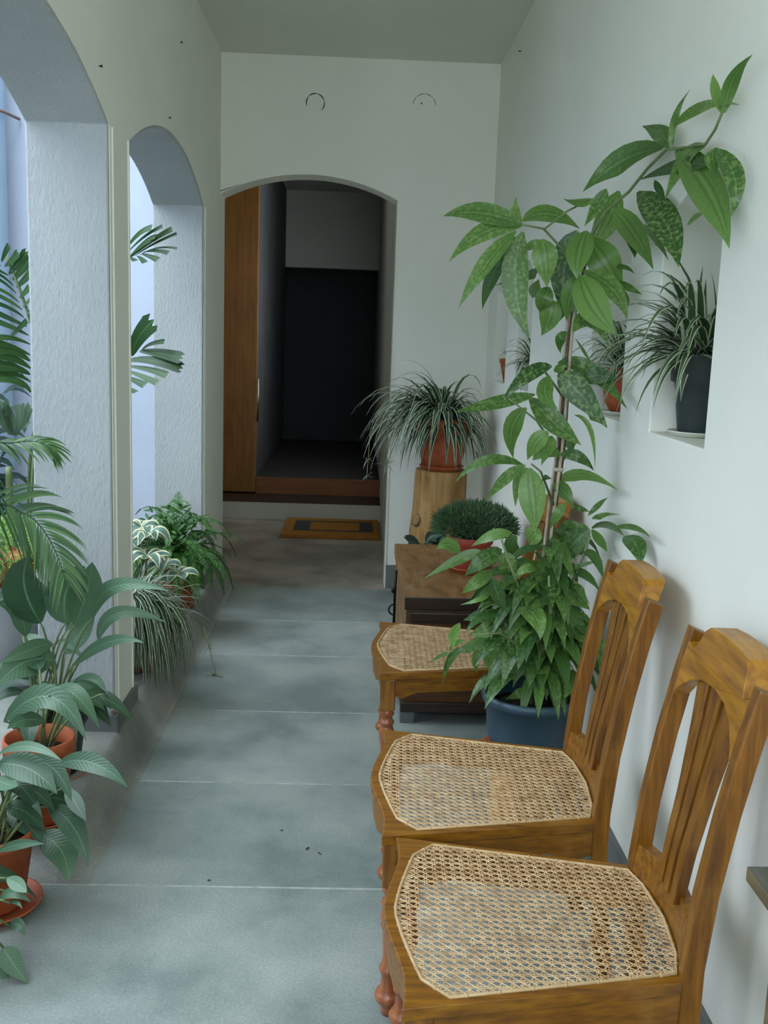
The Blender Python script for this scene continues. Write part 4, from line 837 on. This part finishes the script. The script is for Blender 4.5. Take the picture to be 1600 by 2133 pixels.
# drooping variegated spider plant beyond the near pillar
t = thing('trailing_spider_plant', 'striped strap-leaf plant trailing over its terracotta pot just beyond the near pillar', 'potted plant', (-0.865, 3.86, KZ))
add_pot(t, 0.075, 0.105, 0.20, 0.035, 0.008, M['terra'])
c = (-0.845, 3.84, 0.37)
limh = lambda q: (q.y > 3.52 or q.x > -0.75) and q.z > 0.02
bm = spider_foliage(c, 80, (0.34, 0.52), (0.018, 0.026), 61, limh, (0.3, 1.2), (0.55, 0.95), (-1.6, 1.6))
bm = spider_foliage(c, 40, (0.30, 0.44), (0.018, 0.025), 62, limh, (0.5, 1.4), (0.5, 0.9), (-1.9, 0.2), bm)
bm = spider_foliage(c, 26, (0.18, 0.28), (0.018, 0.026), 63, limh, (0.6, 1.3), (0.05, 0.2), (-1.4, 1.2), bm)
bm = spider_foliage(c, 14, (0.26, 0.36), (0.013, 0.019), 64, limh, (0.3, 0.6), (0.08, 0.2), (-0.7, 0.4), bm)
random.seed(65)
for i in range(62):
    a = random.uniform(-1.9, 0.9); p0 = Vector(c) + Vector((0.05 * cos(a), 0.05 * sin(a), 0)); p1 = p0 + Vector((cos(a) * random.uniform(0.05, 0.12), sin(a) * 0.07, random.uniform(-0.05, 0.03))); p2 = p1 + Vector((cos(a) * random.uniform(0.0, 0.05), sin(a) * 0.03, -random.uniform(0.16, 0.30)))
    if p2.y < 3.53 or p2.z < 0.03: continue
    leaf(bm, p0, p1, p2, random.uniform(0.017, 0.025), Vector((cos(a), sin(a) - 0.4, 0.35)), 0.25, 9, 0.35, 0.6, 2)
rel(link('foliage', bm, M['spider_g'], t), t)
bm = bmesh.new(); tube(bm, [(-0.80, 3.86, 0.36), (-0.72, 4.0, 0.36), (-0.62, 4.22, 0.2), (-0.554, 4.14, 0.006)], 0.0018, 6); tube(bm, [(-0.80, 3.9, 0.36), (-0.70, 4.1, 0.33), (-0.62, 4.3, 0.16), (-0.60, 4.26, 0.08)], 0.0015, 6)
rel(link('runners', bm, M['green_stem'], t), t)
for cc, w_, sd in (((-0.554, 4.14, 0.008), 0.009, 12), ((-0.60, 4.26, 0.09), 0.005, 13)):
    bm = nb(); baby(bm, cc, 6, 0.083, w_, sd); rel(link('plantlet', bm, M['spider'], t), t)
saucer((-0.865, 3.86, KZ - 0.008), 0.11, 0.02, M['terra_plastic'], 'orange saucer under the trailing striped plant')
# cream-edged plant
t = thing('variegated_plant', 'plant with broad cream-edged leaves between the fern and the trailing striped plant', 'potted plant', (-0.88, 4.24, KZ))
add_pot(t, 0.08, 0.115, 0.22, 0.035, 0.008, M['terra'])
random.seed(71); bm = nb()
for cx, cy, cz, k in ((-0.845, 4.18, 0.595, 9), (-0.84, 4.12, 0.515, 8), (-0.93, 4.2, 0.56, 7), (-0.80, 4.28, 0.44, 8), (-0.74, 4.30, 0.40, 6), (-0.90, 4.3, 0.60, 7)):
    for i in range(k):
        a = 2 * pi * i / k + random.uniform(-.3, .3); L = random.uniform(0.07, 0.11)
        cc = Vector((cx, cy, cz)); b = cc + Vector((cos(a) * L, sin(a) * L * 0.9, random.uniform(-0.03, 0.015))); m_ = cc + Vector((cos(a) * L * 0.55, sin(a) * L * 0.5, random.uniform(0.01, 0.028)))
        leaf(bm, cc, m_, b, random.uniform(0.042, 0.056), Vector((0.1, -0.35, 0.9)), 0.12, 9, 0.5, 0.7, 6)
link('foliage', bm, M['hosta'], t).location = -Vector(t.location)
bm = bmesh.new()
for p in ((-0.845, 4.18, 0.595), (-0.84, 4.12, 0.515), (-0.93, 4.2, 0.56), (-0.80, 4.28, 0.44), (-0.74, 4.30, 0.40), (-0.90, 4.3, 0.60)): tube(bm, [(-0.88 + random.uniform(-.02, .02), 4.24, 0.33), ((p[0] - 0.88) / 2, (p[1] + 4.24) / 2, (p[2] + 0.33) / 2 + 0.02), p], 0.004, 6)
rel(link('stems', bm, M['green_stem'], t), t)
# fern
t = thing('fern', 'bushy green fern in a terracotta pot on the kerb beside the doorway', 'potted plant', (-0.85, 4.80, KZ))
add_pot(t, 0.08, 0.115, 0.20, 0.035, 0.008, M['terra'])
def frond(bm, pts, nl, L, w, droop=0.3, taper=True, fold=0.1, ln=3, ang=1.15, hint=None, rb=None, start=0.12, trunc=False, prof=None):
    """feather leaf along pts (list of Vector) with paired leaflets"""
    n = len(pts) - 1
    for i in range(nl):
        f = start + (1 - start) * i / nl; k = f * n; j = min(int(k), n - 1); q = pts[j].lerp(pts[j + 1], k - j); td = (pts[j + 1] - pts[j]).normalized()
        up = hint or Vector((0, 0, 1)); s = td.cross(up).normalized(); u2 = s.cross(td).normalized()
        l_ = L * (prof(f) if prof else (sin(pi * min(1, f * 0.86 + 0.12)) ** 0.7))
        for sd in (1, -1):
            a_ = ang - 0.5 * f; d = (td * cos(a_) + s * sd * sin(a_)).normalized()
            e = q + d * l_ + Vector((0, 0, -droop * l_)) + u2 * random.uniform(-0.05, 0.05) * l_; m_ = q + d * l_ * 0.52 + Vector((0, 0, -droop * l_ * 0.16))
            leaf(bm, q, m_, e, w * (0.6 + 0.4 * l_ / L), u2, fold, ln, 0.35, 0.6, 2, rnd=(rb if rb is not None else random.random(), random.random()))
    tube(bm, pts, [0.003 * (1 - 0.8 * i / n) + 0.0006 for i in range(n + 1)], 5)
random.seed(81); bm = nb(); FC = Vector((-0.84, 4.80, 0.36)); k = 0
while k < 74:
    a = random.uniform(0, 2 * pi); e = random.uniform(0.5, 1.45); L = random.uniform(0.28, 0.44); p = FC.copy(); d = Vector((cos(a) * cos(e), sin(a) * cos(e), sin(e))); pts = [p.copy()]
    for i in range(9):
        d = (d + Vector((0, 0, -0.17 - 0.05 * i * (1 if k % 3 else 0.3)))).normalized(); p = p + d * L / 9; pts.append(p.copy())
    if any((q.y > 5.09 and q.x < -0.745) or q.z < 0.15 or q.y < 4.34 for q in pts): continue
    frond(bm, pts, 24, 0.045, 0.0105, 0.12, ln=3); k += 1
random.seed(82)
for i in range(240):
    a = random.uniform(0, 2 * pi); rr = random.uniform(0, 0.16); c = Vector((-0.83 + rr * cos(a), 4.78 + rr * sin(a) * 0.8, random.uniform(0.38, 0.66) - rr * 0.5)); d = Vector((random.uniform(-1, 1), random.uniform(-1, 0.6), random.uniform(-0.8, 0.5))).normalized() * 0.05
    leaf(bm, c, c + d * 0.5, c + d, 0.016, Vector((0, -0.6, 0.7)), 0.1, 3, cross=2, rnd=(random.random() * 0.6, 0))
rel(link('foliage', bm, M['fern'], t), t)
saucer((-0.85, 4.80, KZ - 0.008), 0.115, 0.02, M['terra_plastic'], 'orange saucer under the bushy fern')
# peace lilies
def lily(key, pot_loc, r0, r1, h, mat, label, name='peace_lily', petw=0.0042, extra=0, seed=1, soilz=0.8, rimh=0.03, potlab=None):
    t = thing(name, label, 'potted plant', pot_loc)
    add_pot(t, r0, r1, h, rimh, 0.007, mat, potlab)
    bm = nb(); random.seed(seed)
    fromdata(bm, key, wf=1.22, fold=0.12, cross=6, n=12, peak=0.45, sharp=0.75, jit=0.14)
    top = Vector(pot_loc) + Vector((0, 0, h * 0.8)); bs = bmesh.new()
    for i, d in enumerate(DATA[key]):
        a = Vector(d[0:3]) / 1000; m0 = Vector(d[3:6]) / 1000; r = r0 * 0.5; g0 = top + Vector((random.uniform(-r, r), random.uniform(-r, r), 0))
        mid = g0.lerp(a, 0.55) + Vector((0, 0, 0.12 * (a - g0).length)); tube(bs, bez(g0, mid, a, 7), [petw * (1 - 0.06 * k) for k in range(8)], 6)
    for i in range(extra):
        an = random.uniform(0, 2 * pi); L = random.uniform(0.10, 0.2); hh = random.uniform(0.05, 0.22)
        g0 = top + Vector((random.uniform(-r0, r0) * 0.4, random.uniform(-r0, r0) * 0.4, 0)); a = g0 + Vector((cos(an) * 0.06, sin(an) * 0.06, hh)); b = a + Vector((cos(an) * L, sin(an) * L, -L * random.uniform(0.1, 0.7)))
        if b.z < 0.03: b.z = 0.03
        if b.y > 3.15 and b.x > -1.05: continue
        leaf(bm, a, (a + b) / 2 + Vector((0, 0, L * 0.22)), b, random.uniform(0.045, 0.07), Vector((0.2 * cos(an), -0.4, 0.85)), 0.14, 10, cross=4, rnd=(random.random() * 0.5, 0.5)); tube(bs, [g0, (g0 + a) / 2, a], 0.0035, 6)
    rel(link('foliage', bm, M['lily'], t), t); rel(link('stalks', bs, M['green_stem'], t, True), t)
    return t
lily('lily', (-0.885, 2.90, 0.122), 0.085, 0.105, 0.19, M['black_pot'], 'tall peace lily in a black pot in front of the near pillar', extra=16, seed=91)
saucer((-0.885, 2.90, 0.112), 0.118, 0.02, M['terra_plastic'], 'orange saucer under the black pot of the tall peace lily')
lily('lily2', (-0.835, 2.64, 0.105), 0.068, 0.088, 0.235, M['terra'], 'peace lily in a chipped terracotta pot with one broad bright leaf over the rim', extra=6, seed=92, rimh=0.045)
saucer((-0.835, 2.64, 0.095), 0.092, 0.02, M['terra_plastic'], 'orange saucer under the chipped terracotta pot')
lily('lily3', (-0.87, 2.36, 0.015), 0.075, 0.10, 0.20, M['terra'], 'peace lily with wide drooping leaves reaching over the floor, at the left edge', extra=14, seed=93)
lily('lily4', (-0.90, 2.08, 0.005), 0.07, 0.09, 0.18, M['terra'], 'low dark-leaved peace lily at the lower left edge, nearest of the row', extra=10, seed=94)
saucer((-0.87, 2.36, 0.001), 0.118, 0.022, M['terra_plastic'], 'orange saucer under the pot with wide drooping leaves')

# courtyard palms
def palm_plant(name, label, base, h, mat_leaf, fl, pot=True):
    t = thing(name, label, 'potted plant', base); return t
# areca palm whose frond reaches in front of the near pillar
t = thing('areca_palm', 'feathery palm at the left edge, its frond arching across the near pillar', 'potted plant', (-1.25, 2.72, 0.02))
add_pot(t, 0.11, 0.15, 0.28, 0.04, 0.01, M['terra'])
random.seed(101); bm = nb()
def spl(l, n=14):
    l = [Vector(p) for p in l]; r = []
    for i in range(n + 1):
        k = i / n * (len(l) - 1); j = min(int(k), len(l) - 2); f = k - j
        p0, p1, p2, p3 = l[max(j - 1, 0)], l[j], l[j + 1], l[min(j + 2, len(l) - 1)]
        r.append(0.5 * ((2 * p1) + (p2 - p0) * f + (2 * p0 - 5 * p1 + 4 * p2 - p3) * f * f + (3 * p1 - p0 - 3 * p2 + p3) * f ** 3))
    return r
ch = (CAM - Vector((-0.9, 2.75, 0.95))).normalized()
frond(bm, spl([(-1.2, 2.74, 0.75), (-1.08, 2.75, 0.965), (-0.959, 2.75, 0.968), (-0.908, 2.75, 0.947), (-0.863, 2.74, 0.925), (-0.818, 2.72, 0.875), (-0.785, 2.70, 0.815), (-0.768, 2.68, 0.775)]), 30, 0.165, 0.0085, 0.30, hint=ch, ln=7, ang=0.95, start=0.25, prof=lambda f: 1.0 - 0.55 * f ** 2)
frond(bm, spl([(-1.2, 2.8, 0.8), (-1.061, 2.88, 1.085), (-0.97, 2.9, 1.115), (-0.91, 2.9, 1.122), (-0.87, 2.9, 1.11), (-0.85, 2.89, 1.09)]), 14, 0.10, 0.010, 0.35, hint=Vector((0, -0.5, 0.86)), ln=6, ang=0.8, start=0.3)
frond(bm, spl([(-1.22, 2.75, 0.7), (-1.16, 2.7, 0.95), (-1.05, 2.66, 0.98), (-0.97, 2.62, 0.90), (-0.94, 2.6, 0.82)]), 18, 0.12, 0.010, 0.4, hint=Vector((0.2, -0.7, 0.7)), ln=6, ang=0.9, start=0.3)
for a, e, L in ((2.4, 1.2, 0.8), (3.6, 1.3, 0.75), (5.0, 1.25, 0.7), (1.2, 1.3, 0.8)):
    p = Vector((-1.25, 2.72, 0.3)); d = Vector((cos(a) * cos(e), sin(a) * cos(e), sin(e))); pts = [p.copy()]
    for i in range(12):
        d = (d + Vector((0, 0, -0.10))).normalized(); p = p + d * L / 12; pts.append(p.copy())
    frond(bm, pts, 20, 0.15, 0.011, 0.3, ln=6, start=0.35)
rel(link('fronds', bm, M['palm'], t), t)
bm = bmesh.new(); tube(bm, spl([(-1.25, 2.72, 0.25), (-1.24, 2.73, 0.5), (-1.2, 2.74, 0.75)]), 0.006, 8); tube(bm, spl([(-1.26, 2.74, 0.25), (-1.25, 2.77, 0.5), (-1.2, 2.8, 0.8)]), 0.006, 8); tube(bm, [(-1.24, 2.72, 0.25), (-1.22, 2.75, 0.7)], 0.006, 8)
rel(link('stalks', bm, M['green_stem'], t, True), t)
# fishtail palm behind the pillar, showing on both sides of it
def truncleaf(bm, a, m, b, w, rnd):
    """wedge leaflet with a torn blunt end"""
    a, m, b = Vector(a), Vector(m), Vector(b); pts = bez(a, m, b, 7); nr = ((CAM - m).normalized() * 0.9 + Vector((0, 0, 0.4))).normalized()
    strip(bm, pts, [w * 0.5 * (0.16 + 0.84 * (i / 7) ** 0.65) for i in range(8)], nr, 0.08, 6, rnd)
    bm.verts.ensure_lookup_table(); last = bm.verts[-7:]; td = (pts[-1] - pts[-2]).normalized()
    for k, v in enumerate(last): v.co += td * w * (0.22 if k % 2 else -0.10) * (1 + 0.4 * sin(k * 2.1)) + td * w * 0.25 * (k / 6 - 0.5)
def trunc_set(bm, key, a_=0, b_=None):
    for d in DATA[key][a_:b_]:
        truncleaf(bm, [x / 1000 for x in d[0:3]], [x / 1000 for x in d[3:6]], [x / 1000 for x in d[6:9]], d[9] / 1000 * 1.35, (random.random() * 0.5, 0.5))
random.seed(111)
t = thing('fishtail_palm', 'palm with blunt torn leaflets in the courtyard, seen through the far arch', 'palm', (-1.16, 4.2, 0.02))
for a_, b_ in ((0, 11), (11, 19)):
    bm = nb(); trunc_set(bm, 'fish', a_, b_); rel(link('frond', bm, M['palm'], t), t)
bm = bmesh.new(); tube(bm, spl([(-1.16, 4.2, 0.02), (-1.14, 4.2, 0.6), (-1.08, 4.2, 1.0), (-0.99, 4.2, 1.2), (-0.90, 4.15, 1.275)]), [0.012] * 4 + [0.01] * 4 + [0.006] * 4 + [0.004] * 3, 8)
tube(bm, spl([(-1.16, 4.2, 0.05), (-1.15, 4.22, 0.9), (-1.10, 4.23, 1.4), (-0.99, 4.24, 1.66), (-0.93, 4.24, 1.72)]), 0.006, 8)
rel(link('stems', bm, M['green_stem'], t, True), t)
t = thing('fishtail_palm', 'tall palm with blunt and narrow leaflets left of the near pillar', 'palm', (-1.30, 3.9, 0.02))
bm = nb(); trunc_set(bm, 'fishl')
for i in range(7):
    a = random.uniform(2.0, 4.4); e = random.uniform(0.9, 1.35); p = Vector((-1.34, 3.95, random.uniform(0.6, 0.9))); d = Vector((cos(a) * cos(e), sin(a) * cos(e), sin(e))); pts = [p.copy()]; L = random.uniform(0.6, 0.9)
    for k in range(12):
        d = (d + Vector((0, 0, -0.11))).normalized(); p = p + d * L / 12; pts.append(p.copy())
    frond(bm, pts, 18, 0.22, 0.022, 0.35, ln=5, start=0.25)
rel(link('leaflets', bm, M['palm'], t), t)
bm = bmesh.new(); tube(bm, spl([(-1.30, 3.9, 0.02), (-1.24, 3.9, 0.8), (-1.20, 3.9, 1.2), (-1.21, 3.9, 1.40), (-1.27, 3.9, 1.6), (-1.31, 3.9, 1.70)]), 0.006, 8)
tube(bm, spl([(-1.34, 3.95, 0.02), (-1.34, 3.95, 0.9)]), 0.014, 8)
rel(link('stems', bm, M['green_stem'], t, True), t)
t = thing('torn_leaf_palm', 'pale broad torn leaf of a courtyard plant just left of the near pillar', 'palm', (-1.35, 4.15, 0.02))
bm = nb(); trunc_set(bm, 'broad'); rel(link('leaflets', bm, M['palm_pale'], t), t)
bm = bmesh.new(); tube(bm, spl([(-1.35, 4.15, 0.02), (-1.32, 4.1, 0.6), (-1.27, 4.0, 0.95), (-1.24, 4.0, 1.08)]), 0.007, 8); rel(link('stems', bm, M['green_stem'], t, True), t)
# dark shrub filling the gap behind the palms
t = thing('courtyard_shrub', 'dark leafy shrub low in the courtyard behind the palms at the left edge', 'shrub', (-1.98, 4.75, 0.02))
random.seed(121); bm = nb()
for i in range(520):
    a = random.uniform(0, 2 * pi); rr = random.uniform(0.1, 0.36) ; c = Vector((rr * cos(a), rr * sin(a) * 0.8, random.uniform(0.15, 1.30))); d = Vector((cos(a), sin(a), random.uniform(-0.6, 0.8))).normalized() * random.uniform(0.10, 0.17)
    leaf(bm, c, c + d * 0.5 + Vector((0, 0, 0.02)), c + d + Vector((0, 0, -0.02)), random.uniform(0.035, 0.06), Vector((cos(a) * 0.3, sin(a) * 0.3 - 0.3, 0.8)), 0.15, 5, cross=2, rnd=(random.random(), 0.5))
link('foliage', bm, M['darkleaf'], t)
bm = bmesh.new()
for i in range(7): a = i * 0.9; tube(bm, [(0, 0, 0), (0.1 * cos(a), 0.1 * sin(a), 0.6), (0.22 * cos(a), 0.22 * sin(a), 1.2)], [0.014, 0.01, 0.005], 8)
link('stems', bm, M['brown_stem'], t)
# lime-green fine-leaved plant with brown bowl
t = thing('asparagus_fern', 'ball of fine lime-green leaves in a terracotta bowl behind the palm frond', 'potted plant', (-1.225, 3.60, 0.02))
bm = bmesh.new(); tube(bm, [(0, 0, 0.0), (0, 0, 0.50)], 0.10, 24); link('pedestal', bm, M['dark_cement'], t, True)
bm = bmesh.new(); lathe(bm, [(0.06, 0.50), (0.09, 0.55), (0.112, 0.60), (0.115, 0.615), (0.106, 0.615)], (0, 0, 0), 30, (True, True)); normals(bm); link('bowl', bm, M['terra'], t, True)
random.seed(131); bm = nb()
for i in range(1500):
    a = random.uniform(0, 2 * pi); ph = math.acos(random.uniform(-0.9, 1)); rr = random.uniform(0.6, 1.0); d = Vector((sin(ph) * cos(a), sin(ph) * sin(a), cos(ph)))
    c = Vector((0, -0.03, 0.64)) + Vector((d.x * 0.13 * rr, d.y * 0.13 * rr, d.z * 0.10 * rr)); e = (d + Vector((random.uniform(-.9, .9), random.uniform(-.9, .9), random.uniform(-.6, .9)))).normalized() * random.uniform(0.02, 0.05)
    leaf(bm, c, c + e * 0.5, c + e, 0.005, Vector((0, -0.6, 0.8)), 0.1, 2, cross=2, rnd=(random.random(), 0))
link('foliage', bm, M['lime'], t)
# specks and a fallen sprig on the floor
for x, y, l, a, lab in ((-0.176, 2.784, 0.006, 0.2, 'small round dark crumb lying alone in the middle of the grey floor'), (-0.095, 2.68, 0.014, 1.0, 'thin short twig on the floor slab near the middle chair'),
                        (-0.35, 2.50, 0.008, 0.1, 'dark crumb just before the floor joint, nearest to the plant pots'), (-0.06, 2.655, 0.014, 2.2, 'curled dark thread on the floor, closest to the middle chair')):
    bm = bmesh.new(); tube(bm, [(-l / 2, 0, 0.0022), (0, 0.0015, 0.003), (l / 2, 0, 0.0022)], 0.0018, 6); o = link('leaf_crumb', bm, M['brown_stem']); o.location = (x, y, 0); o.rotation_euler = (0, 0, a)
    tag(o, lab, 'debris', 'dry crumbs on the floor')
for x, y, a, lab in ((-0.80, 3.21, 0.4, 'curled dry leaf on the grey pillar base, the left one of two'), (-0.765, 3.222, 1.5, 'curled dry leaf at the very corner of the grey pillar base')):
    bm = nb(); leaf(bm, (-0.02, 0, 0), (0, 0, 0.006), (0.022, 0.002, 0.001), 0.014, Vector((0, 0, 1)), 0.2, 6); o = link('dry_leaf', bm, M['brown_stem']); o.location = (x - 0.0, y - 0.02, 0.192); o.rotation_euler = (0, 0, a)
    tag(o, lab, 'debris', 'dry leaves at the foot of the near pillar')
